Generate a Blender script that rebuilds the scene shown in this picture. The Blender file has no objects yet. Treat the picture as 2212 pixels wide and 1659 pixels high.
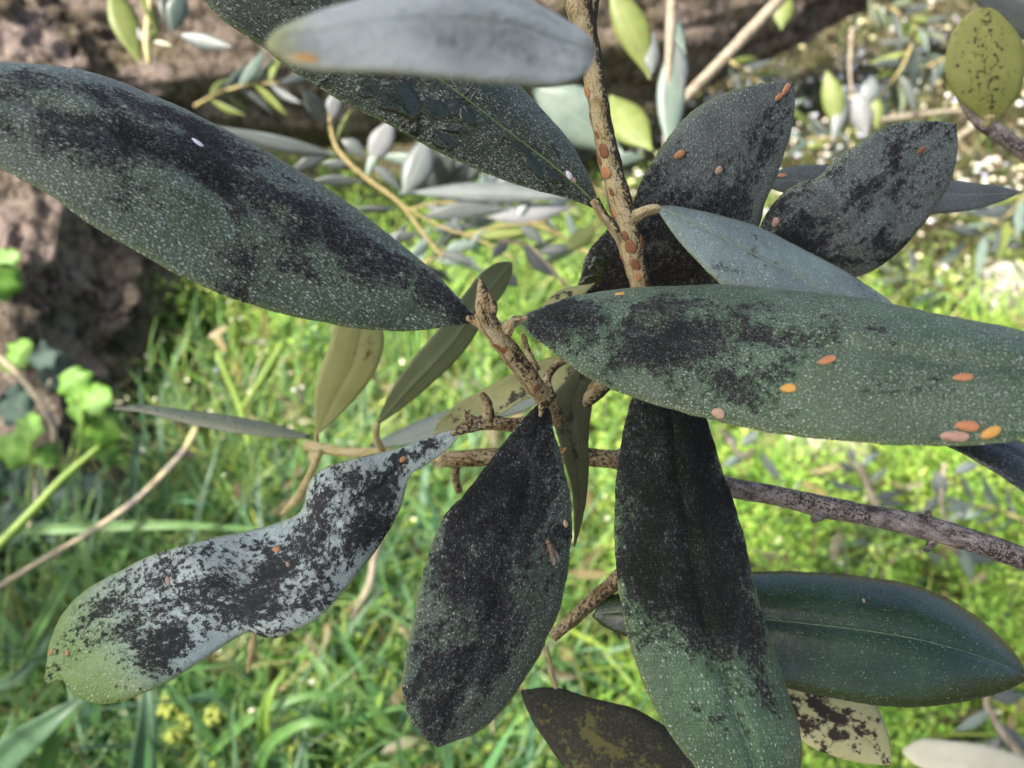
import bpy, math, random
import numpy as np
from mathutils import Vector, noise
from mathutils.bvhtree import BVHTree

R = math.radians
scene = bpy.context.scene
col = scene.collection

# ------------------------------------------------------------------ camera, sky, sun, exposure
CAM = Vector((0.0, 0.0, 0.65))
PITCH = R(38.0)
HFOV = R(65.0)
FPX = 1106.0 / math.tan(HFOV / 2)          # focal length in picture units (picture is 2212 wide)
cam_d = bpy.data.cameras.new('camera')
cam = bpy.data.objects.new('camera', cam_d)
col.objects.link(cam)
cam.location = CAM
cam.rotation_euler = (R(90) - PITCH, 0, 0)
cam_d.sensor_width = 36.0
cam_d.lens = 18.0 / math.tan(HFOV / 2)
cam_d.clip_start = 0.004
cam_d.clip_end = 300
cam_d.dof.use_dof = True
cam_d.dof.focus_distance = 0.131
cam_d.dof.aperture_fstop = (cam_d.lens / 1000.0) / 0.00132
scene.camera = cam

SUN_EL, SUN_AZ = R(52), R(243)             # azimuth clockwise from +Y seen from above
SUN_DIR = Vector((math.sin(SUN_AZ) * math.cos(SUN_EL), math.cos(SUN_AZ) * math.cos(SUN_EL), math.sin(SUN_EL)))
world = bpy.data.worlds.new('World')
scene.world = world
world.use_nodes = True
wn = world.node_tree
sky = wn.nodes.new('ShaderNodeTexSky')
sky.sky_type = 'NISHITA'
sky.sun_disc = False
sky.sun_elevation = SUN_EL
sky.sun_rotation = SUN_AZ
sky.air_density = 0.55
sky.dust_density = 5.0
sky.ozone_density = 0.3
bg = wn.nodes['Background']
bg.inputs['Strength'].default_value = 0.15
wn.links.new(sky.outputs[0], bg.inputs['Color'])

sun_d = bpy.data.lights.new('sun', 'SUN')
sun_d.energy = 4.0
sun_d.angle = R(0.5)
sun_d.color = (1.0, 0.94, 0.84)
sun = bpy.data.objects.new('sun', sun_d)
col.objects.link(sun)
sun.rotation_euler = SUN_DIR.to_track_quat('Z', 'Y').to_euler()
sun.location = SUN_DIR * 8

scene.view_settings.view_transform = 'Standard'
scene.view_settings.look = 'None'
scene.view_settings.gamma = 1.0
scene.view_settings.use_curve_mapping = False
scene.view_settings.exposure = 1.4
scene.cycles.use_denoising = True
scene.cycles.denoising_input_passes = 'RGB_ALBEDO_NORMAL'
scene.cycles.max_bounces = 8
scene.cycles.sample_clamp_indirect = 6.0

# ------------------------------------------------------------------ helpers
RIGHT = np.array((1.0, 0, 0))
UP = np.array((0, math.sin(PITCH), math.cos(PITCH)))
FWD = np.array((0, math.cos(PITCH), -math.sin(PITCH)))
CAMV = np.array(CAM)
rng = np.random.default_rng(7)
random.seed(7)


def at(x, y, d):
    """the place in the world seen at picture position x, y, d metres deep"""
    return CAMV + d * (FWD + RIGHT * ((x - 1106.0) / FPX) + UP * ((829.5 - y) / FPX))


def at_ground(x, y, h=0.0):
    v = FWD + RIGHT * ((x - 1106.0) / FPX) + UP * ((829.5 - y) / FPX)
    return CAMV + v * ((h - CAM.z) / v[2])


def px(d):
    return d / FPX


def thing(name, label, cat, loc, group=None):
    o = bpy.data.objects.new(name, None)
    col.objects.link(o)
    o.location = loc
    o.empty_display_size = 0.01
    o['label'] = label
    o['category'] = cat
    if group:
        o['group'] = group
    return o


def root_of(o):
    while o.parent:
        o = o.parent
    return o


def mesh_obj(name, verts, faces, mats, parent=None, midx=None, attrs=None, smooth=True, label=None, loc=None):
    verts = np.asarray(verts, dtype=float)
    if parent is not None:
        off = np.array(root_of(parent).location)
    else:
        off = np.array(loc) if loc is not None else verts.mean(axis=0)
    me = bpy.data.meshes.new(name)
    me.from_pydata((verts - off).tolist(), [], faces if isinstance(faces, list) else faces.tolist())
    for m in (mats if isinstance(mats, (list, tuple)) else [mats]):
        me.materials.append(m)
    if midx is not None:
        me.polygons.foreach_set('material_index', np.asarray(midx, dtype=np.int32))
    if smooth:
        me.polygons.foreach_set('use_smooth', np.ones(len(me.polygons), dtype=bool))
    for k, a in (attrs or {}).items():
        a = np.asarray(a, dtype=np.float32)
        if a.shape[1] == 3:
            at_ = me.attributes.new(k, 'FLOAT_VECTOR', 'POINT')
            at_.data.foreach_set('vector', a.ravel())
        else:
            at_ = me.attributes.new(k, 'FLOAT_COLOR', 'POINT')
            at_.data.foreach_set('color', a.ravel())
    me.update()
    o = bpy.data.objects.new(name, me)
    col.objects.link(o)
    if parent is not None:
        o.parent = parent
    else:
        o.location = off
    if label:
        o['label'] = label
    return o


def spline(pts, n):
    """catmull-rom through pts, resampled to n+1 points evenly along its length"""
    P = np.asarray(pts, dtype=float)
    if len(P) == 2:
        t = np.linspace(0, 1, n + 1)[:, None]
        return P[0] * (1 - t) + P[1] * t
    Q = np.vstack([2 * P[0] - P[1], P, 2 * P[-1] - P[-2]])
    out = []
    for i in range(1, len(Q) - 2):
        p0, p1, p2, p3 = Q[i - 1], Q[i], Q[i + 1], Q[i + 2]
        t0 = 0
        e = lambda a, b: max(np.linalg.norm(b - a) ** 0.5, 1e-9)
        t1 = t0 + e(p0, p1); t2 = t1 + e(p1, p2); t3 = t2 + e(p2, p3)
        for t in np.linspace(t1, t2, 16, endpoint=False):
            a1 = (t1 - t) / (t1 - t0) * p0 + (t - t0) / (t1 - t0) * p1
            a2 = (t2 - t) / (t2 - t1) * p1 + (t - t1) / (t2 - t1) * p2
            a3 = (t3 - t) / (t3 - t2) * p2 + (t - t2) / (t3 - t2) * p3
            b1 = (t2 - t) / (t2 - t0) * a1 + (t - t0) / (t2 - t0) * a2
            b2 = (t3 - t) / (t3 - t1) * a2 + (t - t1) / (t3 - t1) * a3
            out.append((t2 - t) / (t2 - t1) * b1 + (t - t1) / (t2 - t1) * b2)
    out.append(P[-1])
    O = np.array(out)
    L = np.concatenate([[0], np.cumsum(np.linalg.norm(np.diff(O, axis=0), axis=1))])
    u = np.linspace(0, L[-1], n + 1)
    return np.stack([np.interp(u, L, O[:, k]) for k in range(O.shape[1])], axis=1)


def nz(p, s, off=0.0):
    return noise.noise(Vector((p[0] * s + off, p[1] * s - off, p[2] * s + 2 * off)))


# ------------------------------------------------------------------ node helpers
class NB:
    def __init__(self, name):
        self.mat = bpy.data.materials.new(name)
        self.mat.use_nodes = True
        self.t = self.mat.node_tree
        self.bsdf = self.t.nodes['Principled BSDF']
        self.out = self.t.nodes['Material Output']

    def put(self, sock, v):
        if v is None:
            return
        if hasattr(v, 'is_output'):
            self.t.links.new(v, sock)
        elif isinstance(v, (tuple, list)) and len(v) == 3 and sock.type == 'RGBA':
            sock.default_value = (*v, 1)
        else:
            sock.default_value = v

    def attr(self, name, out='Vector'):
        n = self.t.nodes.new('ShaderNodeAttribute'); n.attribute_name = name
        return n.outputs[out]

    def math(self, op, a, b=None, c=None, clamp=False):
        n = self.t.nodes.new('ShaderNodeMath'); n.operation = op; n.use_clamp = clamp
        for i, v in enumerate((a, b, c)):
            self.put(n.inputs[i], v)
        return n.outputs[0]

    def vmath(self, op, a, b):
        n = self.t.nodes.new('ShaderNodeVectorMath'); n.operation = op
        self.put(n.inputs[0], a); self.put(n.inputs[1], b)
        return n.outputs[0]

    def sep(self, v):
        n = self.t.nodes.new('ShaderNodeSeparateXYZ'); self.put(n.inputs[0], v)
        return n.outputs

    def noise(self, v, scale, detail=4, rough=0.6, dist=0.0):
        n = self.t.nodes.new('ShaderNodeTexNoise'); self.put(n.inputs['Vector'], v)
        n.inputs['Scale'].default_value = scale; n.inputs['Detail'].default_value = detail
        n.inputs['Roughness'].default_value = rough; n.inputs['Distortion'].default_value = dist
        return n.outputs['Fac']

    def voro(self, v, scale, dim='3D', feature='F1', rnd=1.0):
        n = self.t.nodes.new('ShaderNodeTexVoronoi'); n.voronoi_dimensions = dim; n.feature = feature
        self.put(n.inputs['Vector'], v); n.inputs['Scale'].default_value = scale
        n.inputs['Randomness'].default_value = rnd
        return n.outputs

    def mapr(self, v, a, b, c=0.0, d=1.0, smooth=True):
        n = self.t.nodes.new('ShaderNodeMapRange')
        n.interpolation_type = 'SMOOTHSTEP' if smooth else 'LINEAR'
        self.put(n.inputs[0], v)
        for i, q in enumerate((a, b, c, d)):
            self.put(n.inputs[i + 1], q)
        return n.outputs[0]

    def mix(self, f, a, b):
        n = self.t.nodes.new('ShaderNodeMix'); n.data_type = 'RGBA'
        self.put(n.inputs[0], f); self.put(n.inputs[6], a); self.put(n.inputs[7], b)
        return n.outputs[2]

    def fmix(self, f, a, b):
        n = self.t.nodes.new('ShaderNodeMix'); n.data_type = 'FLOAT'
        self.put(n.inputs[0], f); self.put(n.inputs[2], a); self.put(n.inputs[3], b)
        return n.outputs[0]

    def ramp(self, f, stops, interp='LINEAR'):
        n = self.t.nodes.new('ShaderNodeValToRGB'); self.put(n.inputs[0], f)
        cr = n.color_ramp; cr.interpolation = interp
        for i, (p, c) in enumerate(stops):
            e = cr.elements[i] if i < 2 else cr.elements.new(p)
            e.position = p
            e.color = (c, c, c, 1) if isinstance(c, (int, float)) else (*c, 1)
        return n.outputs[0]

    def bump(self, h, strength, dist):
        n = self.t.nodes.new('ShaderNodeBump'); self.put(n.inputs['Height'], h)
        n.inputs['Strength'].default_value = strength; n.inputs['Distance'].default_value = dist
        return n.outputs[0]

    def finish(self, color=None, rough=None, normal=None, spec=None, transl=0.0, tcolor=None, coat=None):
        b = self.bsdf
        self.put(b.inputs['Base Color'], color); self.put(b.inputs['Roughness'], rough)
        if normal is not None:
            self.put(b.inputs['Normal'], normal)
        if spec is not None:
            self.put(b.inputs['Specular IOR Level'], spec)
        if coat is not None:
            self.put(b.inputs['Coat Weight'], coat); b.inputs['Coat Roughness'].default_value = 0.06
        if transl > 0:
            tr = self.t.nodes.new('ShaderNodeBsdfTranslucent')
            self.put(tr.inputs['Color'], tcolor if tcolor is not None else color)
            mx = self.t.nodes.new('ShaderNodeMixShader'); mx.inputs[0].default_value = transl
            self.t.links.new(b.outputs[0], mx.inputs[1]); self.t.links.new(tr.outputs[0], mx.inputs[2])
            self.t.links.new(mx.outputs[0], self.out.inputs['Surface'])
        return self.mat


def leaf_mat(name, green=(.030, .062, .028), mold=None, side=None, amp=2.2, edge=.25, specks=.5, speck_col=(.52, .58, .54),
             speck_scale=13, stretch=.45, bloom=0.0, bloom_col=(.17, .23, .23), rib=.0, rib_col=(.16, .24, .08),
             wet=None, rough=.42, seed=0.0, mold_col=(.011, .0102, .0125), spots=None, margin=(.10, .15, .05), transl=0.0, bump=.65, grain=1.9, tip=None, spec=.48, soft=(-.10, .20), sheen=.07):
    """olive leaf skin: green, pale bloom, star-hair specks, sooty mould. mold = stops (t, 0..1)"""
    B = NB(name)
    cm = B.vmath('ADD', B.attr('cm'), (seed * 7.31, seed * 3.17, seed * 1.7))
    ts = B.sep(B.attr('ts'))
    t, s = ts[0], ts[1]
    sabs = B.math('ABSOLUTE', s)
    big = B.noise(cm, 0.8, 3, .5)
    c = B.mix(B.mapr(big, .3, .7), tuple(g * .8 for g in green), tuple(g * 1.25 for g in green))
    if tip:
        c = B.mix(B.mapr(B.math('ADD', t, B.math('MULTIPLY', B.math('SUBTRACT', big, .5), .12)), tip[0], tip[1]), c, tip[2])
    # pale waxy bloom
    if bloom > 0:
        bn = B.noise(cm, 1.6, 8, .72)
        bm = B.mapr(B.math('ADD', bn, bloom - .5), .48, .62)
        c = B.mix(bm, c, bloom_col)
    # margin
    me = B.mapr(sabs, .93, .99)
    c = B.mix(B.math('MULTIPLY', me, .7), c, margin)
    # hair specks
    vv = B.vmath('MULTIPLY', cm, (stretch, 1.0, 1.0))
    wob = B.noise(cm, 3.0, 2, .5)
    vv = B.vmath('ADD', vv, B.vmath('MULTIPLY', B.attr('ts'), (0, 0, 0)))
    v1 = B.voro(vv, speck_scale * 1.4, '2D')
    sc1 = B.sep(v1['Color'])
    dens = B.mapr(B.noise(cm, 1.6, 6, .68), .33, .66, specks * .3, specks * 1.6, False)
    on = B.math('LESS_THAN', sc1[0], dens)
    m1 = B.math('MULTIPLY', B.mapr(B.math('DIVIDE', v1['Distance'], B.math('MULTIPLY_ADD', sc1[2], 1.2, .35)), .10, .27, 1, 0), on)
    m1 = B.math('MULTIPLY', m1, B.mapr(sc1[1], 0, 1, .25, 1.0, False))
    v2 = B.voro(vv, speck_scale * 2.6, '2D')
    sc2 = B.sep(v2['Color'])
    m2 = B.math('MULTIPLY', B.mapr(B.math('DIVIDE', v2['Distance'], B.math('MULTIPLY_ADD', sc2[2], 1.0, .45)), .12, .36, 1, 0), B.math('LESS_THAN', sc2[0], B.math('MULTIPLY', dens, .9)))
    m2 = B.math('MULTIPLY', m2, B.mapr(sc2[1], 0, 1, .2, .75, False))
    spk = B.math('MAXIMUM', m1, m2)
    # midrib
    if rib > 0:
        rm = B.mapr(sabs, .015, .05, rib, 0)
        rm = B.math('MULTIPLY', rm, B.mapr(B.noise(cm, 4, 3), .3, .55, .35, 1))
        c = B.mix(rm, c, rib_col)
    # sooty mould
    mm = None
    if mold:
        n1 = B.noise(B.vmath('MULTIPLY', cm, (.7, 1, 1)), 1.25, 9, .62, .3)
        n2 = B.noise(cm, 10.0, 8, .78)
        val = B.math('MULTIPLY', B.math('SUBTRACT', n1, .5), amp)
        val = B.math('ADD', val, B.math('MULTIPLY', B.math('SUBTRACT', n2, .5), grain))
        val = B.math('ADD', val, B.math('SUBTRACT', B.ramp(t, mold), .5))
        if side:
            val = B.math('ADD', val, B.math('SUBTRACT', B.ramp(B.math('MULTIPLY_ADD', s, .5, .5), side), .5))
        val = B.math('SUBTRACT', val, B.math('MULTIPLY', B.math('POWER', sabs, 5.0), edge))
        val = B.math('ADD', val, B.mapr(sabs, 0, .22, .07, 0))
        mm = B.mapr(val, soft[0], soft[1])
        thick = B.mapr(val, .1, .6)
        mc = B.mix(thick, tuple(k * 1.9 for k in mold_col), tuple(k * .55 for k in mold_col))
        dust = B.mapr(B.noise(cm, 34, 3, .7), .52, .72)
        dust = B.math('MULTIPLY', dust, B.mapr(B.noise(cm, 2.2, 5, .7), .40, .62, .08, .55, False))
        mc = B.mix(dust, mc, (.075, .070, .068))
        c = B.mix(B.math('MULTIPLY', mm, .93), c, mc)
        # hairs stay dimmer where the mould is thick
        spk = B.math('MULTIPLY', spk, B.fmix(mm, 1.0, B.fmix(thick, .42, .12)))
    fleck = B.noise(cm, 24, 4, .75)
    c = B.mix(B.mapr(fleck, .45, .30, 0, .5), c, (.004, .006, .004))
    c = B.mix(B.math('MULTIPLY', spk, .70), c, speck_col)
    if spots:
        sn = B.noise(cm, spots[0], 7, .7)
        sm = B.mapr(sn, spots[1], spots[1] + .06)
        c = B.mix(sm, c, spots[2])
    rgh = B.math('ADD', rough, B.math('MULTIPLY', B.math('SUBTRACT', B.noise(cm, 6, 5, .6), .5), .25))
    if mm is not None:
        rgh = B.fmix(mm, rgh, .82)
    h = B.math('MULTIPLY', B.noise(B.vmath('MULTIPLY', cm, (.5, 1, 1)), 30, 4, .6), .6)
    h = B.math('ADD', h, B.math('MULTIPLY', spk, .9))
    if mm is not None:
        h = B.math('ADD', h, B.math('MULTIPLY', mm, B.math('ADD', .35, B.noise(cm, 42, 3, .7))))
    coat = None
    if wet:
        wnz = B.noise(cm, 1.3, 4, .55, .6)
        wv = B.math('ADD', B.math('SUBTRACT', wnz, .5), B.math('SUBTRACT', B.ramp(t, wet), .5))
        wv = B.math('SUBTRACT', wv, B.math('MULTIPLY', B.math('ABSOLUTE', B.math('SUBTRACT', s, .35)), .22))
        wm = B.mapr(wv, .0, .10)
        c = B.mix(wm, c, tuple(g * .42 for g in green))
        rgh = B.fmix(wm, rgh, .07)
        hw = B.math('ADD', B.math('MULTIPLY', B.noise(cm, 2.6, 2, .5, .6), 2.4), 3.0)
        h = B.fmix(wm, h, hw)
    h = B.math('ADD', h, B.math('MULTIPLY', B.noise(cm, 5, 5, .6), 2.2))
    nrm = B.bump(h, bump, 0.0004)
    sp = spec if mm is None else B.fmix(mm, spec, .12)
    if wet:
        sp = B.fmix(wm, sp, .8)
    if sheen:
        B.put(B.bsdf.inputs['Sheen Weight'], sheen if mm is None else B.fmix(mm, sheen, .03)); B.bsdf.inputs['Sheen Roughness'].default_value = .45
        B.bsdf.inputs['Sheen Tint'].default_value = (.86, .92, .92, 1)
    return B.finish(c, rgh, nrm, sp, transl)


def simple_leaf_mat(name, c1, c2, rough=.45, transl=.25, rib=.5, rib_col=(.3, .35, .16), seed=0.0, spots=None, fine=.15):
    B = NB(name)
    cm = B.vmath('ADD', B.attr('cm'), (seed * 5.1, seed * 2.3, seed))
    ts = B.sep(B.attr('ts'))
    sabs = B.math('ABSOLUTE', ts[1])
    c = B.mix(B.mapr(B.noise(cm, 1.2, 5, .6), .3, .7), c1, c2)
    f = B.noise(cm, 26, 3, .6)
    c = B.mix(B.math('MULTIPLY', B.mapr(f, .5, .7), fine * 2), c, (.42, .46, .40))
    c = B.mix(B.math('MULTIPLY', B.mapr(sabs, .02, .09, rib, 0), 1.0), c, rib_col)
    if spots:
        sn = B.math('ADD', B.noise(cm, spots[0], 8, .75), B.mapr(sabs, 0, 1, .05, -.05, False))
        c = B.mix(B.mapr(sn, spots[1], spots[1] + .05), c, spots[2])
    nrm = B.bump(B.noise(cm, 20, 4, .6), .3, .0002)
    return B.finish(c, rough, nrm, .45, transl)


def bark_mat(name, base, dark, soot, soot_bias=-.1, side=0.0, scale=1.0, seed=0.0, bump=1.0, pale=(.50, .43, .26)):
    """twig bark; attribute ts = (t, side -1..1), cm = (along, around) in cm"""
    B = NB(name)
    cm = B.vmath('ADD', B.attr('cm'), (seed * 3.3, seed, seed * 2))
    ts = B.sep(B.attr('ts'))
    st = B.vmath('MULTIPLY', cm, (.35, 1, 1))
    n1 = B.noise(st, 5 * scale, 7, .7)
    n2 = B.noise(cm, 14 * scale, 6, .75)
    c = B.mix(B.mapr(n1, .35, .62), base, pale)
    c = B.mix(B.mapr(B.noise(cm, 2.5 * scale, 5, .6), .5, .7), c, dark)
    crack = B.mapr(B.voro(B.vmath('MULTIPLY', cm, (.3, 1, 1)), 9 * scale, '2D', 'DISTANCE_TO_EDGE')['Distance'], .0, .07, .75, 0)
    crack = B.math('MULTIPLY', crack, B.mapr(n1, .3, .6, 1, 0))
    c = B.mix(crack, c, tuple(k * .35 for k in dark))
    v = B.math('ADD', B.math('MULTIPLY', B.math('SUBTRACT', n2, .5), 3.6), B.math('MULTIPLY', ts[1], side))
    v = B.math('ADD', v, B.math('MULTIPLY', B.math('SUBTRACT', B.noise(st, 1.6 * scale, 4, .6), .5), 1.5))
    sm = B.mapr(B.math('ADD', v, soot_bias), -.06, .22)
    dots = B.voro(cm, 30 * scale, '2D')
    dm = B.math('MULTIPLY', B.mapr(dots['Distance'], .12, .34, 1, 0), B.math('LESS_THAN', B.sep(dots['Color'])[0], .42))
    sm = B.math('MAXIMUM', sm, B.math('MULTIPLY', dm, .85))
    c = B.mix(B.math('MULTIPLY', sm, .93), c, soot)
    h = B.math('ADD', B.math('MULTIPLY', n1, 1.0), B.math('MULTIPLY', n2, .8))
    h = B.math('SUBTRACT', h, crack)
    return B.finish(c, .8, B.bump(h, bump, .0004), .3)


def plain_mat(name, c1, c2, scale=200.0, rough=.6, transl=0.0, bump=.3, dist=.0003, spec=.4):
    B = NB(name)
    g = B.t.nodes.new('ShaderNodeTexCoord').outputs['Object']
    n = B.noise(g, scale, 5, .65)
    c = B.mix(B.mapr(n, .3, .7), c1, c2)
    return B.finish(c, rough, B.bump(n, bump, dist), spec, transl)


# ------------------------------------------------------------------ geometry builders
TWEEN = {}


def leaf_surface(parent, A, Bm, mats, name='leaf', label=None, cup=.12, groove=.06, thick=.00028, jit=.00006, wav=.0, seed=0, M=17):
    """a leaf skin between two edges A and Bm (world points base to tip); mats = (seen side, far side)"""
    A = A.copy(); Bm = Bm.copy()
    n = len(A) - 1
    mid = (A + Bm) / 2
    half = np.linalg.norm(A - Bm, axis=1) / 2
    wmax = half.max()
    sv = np.linspace(-1, 1, M)
    sv = np.sign(sv) * np.abs(sv) ** 1.15
    T = np.gradient(mid, axis=0)
    T /= np.linalg.norm(T, axis=1)[:, None] + 1e-12
    W = Bm - A
    W /= np.linalg.norm(W, axis=1)[:, None] + 1e-9
    Nn = np.cross(T, W)
    Nn[half < wmax * .12] = 0
    for i in range(1, n + 1):
        if not Nn[i].any(): Nn[i] = Nn[i - 1]
    for i in range(n - 1, -1, -1):
        if not Nn[i].any(): Nn[i] = Nn[i + 1]
    Nn /= np.linalg.norm(Nn, axis=1)[:, None] + 1e-12
    k = np.ones(7) / 7
    Np = np.pad(Nn, ((3, 3), (0, 0)), mode='edge')
    Nn = np.stack([np.convolve(Np[:, c], k, 'valid') for c in range(3)], axis=1)
    Nn /= np.linalg.norm(Nn, axis=1)[:, None] + 1e-12
    view = CAMV - mid
    flip = (np.einsum('ij,ij->i', Nn, view).mean() < 0)
    if flip:
        Nn = -Nn
    L = np.concatenate([[0], np.cumsum(np.linalg.norm(np.diff(mid, axis=0), axis=1))])
    V, ts, cmv = [], [], []
    for i in range(n + 1):
        e1 = nz(A[i], 260, seed) * jit * 2.5 + nz(A[i], 900, seed) * jit * 1.5 + nz(A[i], 2600, seed) * jit
        e2 = nz(Bm[i], 260, seed + 3) * jit * 2.5 + nz(Bm[i], 900, seed + 3) * jit * 1.5 + nz(Bm[i], 2600, seed + 3) * jit
        for s in sv:
            p = A[i] * (1 - s) / 2 + Bm[i] * (1 + s) / 2
            b = cup * half[i] * (1 - s * s) - groove * half[i] * math.exp(-(s / .09) ** 2)
            b += wav * wmax * nz(p, 70, seed + 11)
            q = p + Nn[i] * b
            if s < -.97: q = q - W[i] * e1
            if s > .97: q = q + W[i] * e2
            V.append(q); ts.append((L[i] / L[-1], s, 0)); cmv.append((L[i] * 100, s * half[i] * 100, 0))
    K = (n + 1) * M
    V2 = []
    for i in range(n + 1):
        for j in range(M):
            tk = thick * (1.0 if 0 < j < M - 1 else .5)
            V2.append(V[i * M + j] - Nn[i] * tk)
    verts = np.array(V + V2)
    F, mi = [], []
    for i in range(n):
        for j in range(M - 1):
            a, b, c, d = i * M + j, i * M + j + 1, (i + 1) * M + j + 1, (i + 1) * M + j
            q = (a, d, c, b) if flip else (a, b, c, d)
            # T x W points to the viewer when not flipped: order a(t,s) -> d(t+1) -> c -> b
            q = (a, d, c, b) if not flip else (a, b, c, d)
            F.append(q); mi.append(0)
            F.append(tuple(K + z for z in reversed(q))); mi.append(1)
        for j in (0, M - 1):
            a, d = i * M + j, (i + 1) * M + j
            q = (a, K + a, K + d, d)
            if (j == 0) == flip: q = tuple(reversed(q))
            F.append(q); mi.append(0)
    F.append(tuple([j for j in range(M)] + [K + j for j in range(M - 1, -1, -1)])); mi.append(0)
    e = n * M
    F.append(tuple([e + j for j in range(M - 1, -1, -1)] + [K + e + j for j in range(M)])); mi.append(0)
    o = mesh_obj(name, verts, F, list(mats), parent, mi, {'ts': ts + ts, 'cm': cmv + cmv}, label=label)
    TWEEN[o.name] = (np.array(V), n, M, Nn)
    o_mid = np.array([V[i * M + M // 2] for i in range(n + 1)])
    return o, o_mid, Nn


def leaf(parent, E1, E2, depth, tilt, mats, n=76, **kw):
    """edges in picture positions, base to tip; depth and tilt lists along the leaf (metres)"""
    a = spline(E1, n); b = spline(E2, n)
    w = np.linalg.norm(a - b, axis=1); w = w / w.max()
    t = np.linspace(0, 1, n + 1)
    d = np.interp(t, np.linspace(0, 1, len(depth)), depth)
    kk = np.ones(15) / 15
    d = np.convolve(np.pad(d, 7, mode='reflect', reflect_type='odd'), kk, 'valid')
    tl = (np.interp(t, np.linspace(0, 1, len(tilt)), tilt) if isinstance(tilt, (list, tuple)) else np.full(n + 1, tilt)) * w / 2
    A = np.array([at(a[i, 0], a[i, 1], d[i] + tl[i]) for i in range(n + 1)])
    Bm = np.array([at(b[i, 0], b[i, 1], d[i] - tl[i]) for i in range(n + 1)])
    return leaf_surface(parent, A, Bm, mats, **kw)


def olive(parent, base, tip, wpx, roll, mats, name='leaf', bend=0.0, n=14, M=7, label=None, seed=0, cup=.2, curl=0.0):
    """a whole lance-shaped leaf from base to tip (x, y, depth); roll turns it about its axis"""
    P0, P1 = at(*base), at(*tip)
    ax = P1 - P0; L = np.linalg.norm(ax); ax /= L
    view = CAMV - (P0 + P1) / 2; view /= np.linalg.norm(view)
    side = np.cross(ax, view); side /= np.linalg.norm(side)
    nr = np.cross(side, ax)
    r = R(roll)
    W = side * math.cos(r) + nr * math.sin(r)
    Nn = nr * math.cos(r) - side * math.sin(r)
    wd = px(wpx) * (base[2] + tip[2]) / 2 / 2
    t = np.linspace(0, 1, n + 1)
    prof = np.sin(np.pi * np.clip(t, 0, 1) ** .9) ** 1.15
    prof = np.maximum(prof, .05)
    midl = P0 + np.outer(t, ax) * L + np.outer(np.sin(np.pi * t), side) * bend * L + np.outer(t * t, Nn) * curl * L
    A = midl - W * (prof * wd)[:, None]
    Bm = midl + W * (prof * wd)[:, None]
    o, m, _ = leaf_surface(parent, A, Bm, mats, name=name, label=label, cup=cup, groove=.05, thick=.0003, jit=0, seed=seed, M=M)
    return o


def tube(parent, pts, rad, mat, name, n=40, sides=16, bumpy=.06, seed=0, label=None, loc=None, kind=None, flat=1.0, freq=300):
    """pts world points, rad radii (same count)"""
    P = spline(pts, n)
    t0 = np.concatenate([[0], np.cumsum(np.linalg.norm(np.diff(np.asarray(pts, float), axis=0), axis=1))])
    rr = np.interp(np.linspace(0, 1, n + 1), t0 / t0[-1], rad)
    T = np.gradient(P, axis=0); T /= np.linalg.norm(T, axis=1)[:, None]
    u = np.cross(T[0], (0, 0, 1.0))
    if np.linalg.norm(u) < .1: u = np.cross(T[0], (0, 1.0, 0))
    u /= np.linalg.norm(u)
    V, ts, cmv = [], [], []
    Ls = np.concatenate([[0], np.cumsum(np.linalg.norm(np.diff(P, axis=0), axis=1))])
    for i in range(n + 1):
        u = u - T[i] * np.dot(u, T[i]); u /= np.linalg.norm(u)
        w = np.cross(T[i], u)
        for j in range(sides):
            a = 2 * math.pi * j / sides
            dr = u * math.cos(a) + w * math.sin(a) * flat
            p = P[i] + dr * rr[i]
            k = 1 + bumpy * (nz(p, freq, seed) + .5 * nz(p, freq * 2.7, seed + 5))
            V.append(P[i] + dr * rr[i] * k)
            ts.append((i / n, float(np.dot(dr, RIGHT)), 0)); cmv.append((Ls[i] * 100, a * rr[i] * 100, j * .0))
    V += [P[0] - T[0] * rr[0] * .3, P[-1] + T[-1] * rr[-1] * .3]
    ts += [(0, 0, 0), (1, 0, 0)]; cmv += [(0, 0, 0), (Ls[-1] * 100, 0, 0)]
    F = []
    for i in range(n):
        for j in range(sides):
            a, b = i * sides + j, i * sides + (j + 1) % sides
            F.append((a, b, b + sides, a + sides))
    c0, c1 = (n + 1) * sides, (n + 1) * sides + 1
    for j in range(sides):
        F.append((c0, (j + 1) % sides, j)); F.append((c1, n * sides + j, n * sides + (j + 1) % sides))
    o = mesh_obj(name, V, F, mat, parent, attrs={'ts': ts, 'cm': cmv}, label=label, loc=loc)
    if kind: o['kind'] = kind
    return o


def ptube(parent, pts, wpx, mat, name, **kw):
    """pts (x, y, depth) in the picture, wpx widths in picture units"""
    W = [at(*p) for p in pts]
    if not isinstance(wpx, (list, tuple)): wpx = [wpx] * len(pts)
    return tube(parent, W, [px(w) * p[2] / 2 for w, p in zip(wpx, pts)], mat, name, **kw)


def midrib(lf, mid, Nn, mat, r=.00022, a=.02, b=.96):
    n = len(mid) - 1
    i0, i1 = int(a * n), int(b * n)
    P = mid[i0:i1 + 1] + Nn[i0:i1 + 1] * r * .05
    t = np.linspace(0, 1, len(P))
    return tube(lf, P[::2], list((r * (1 - .75 * t))[::2]), mat, 'midrib', n=40, sides=6, bumpy=.15, freq=1500)


# ------------------------------------------------------------------ materials
M_UNDER = simple_leaf_mat('leaf_underside', (.20, .21, .10), (.27, .27, .14), .6, 0, .6, (.33, .33, .17))
M_RIB = plain_mat('midrib_green', (.10, .17, .05), (.16, .25, .08), 900, .5)
M_RIBG = plain_mat('midrib_pale', (.13, .19, .11), (.20, .27, .16), 900, .5)

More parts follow.
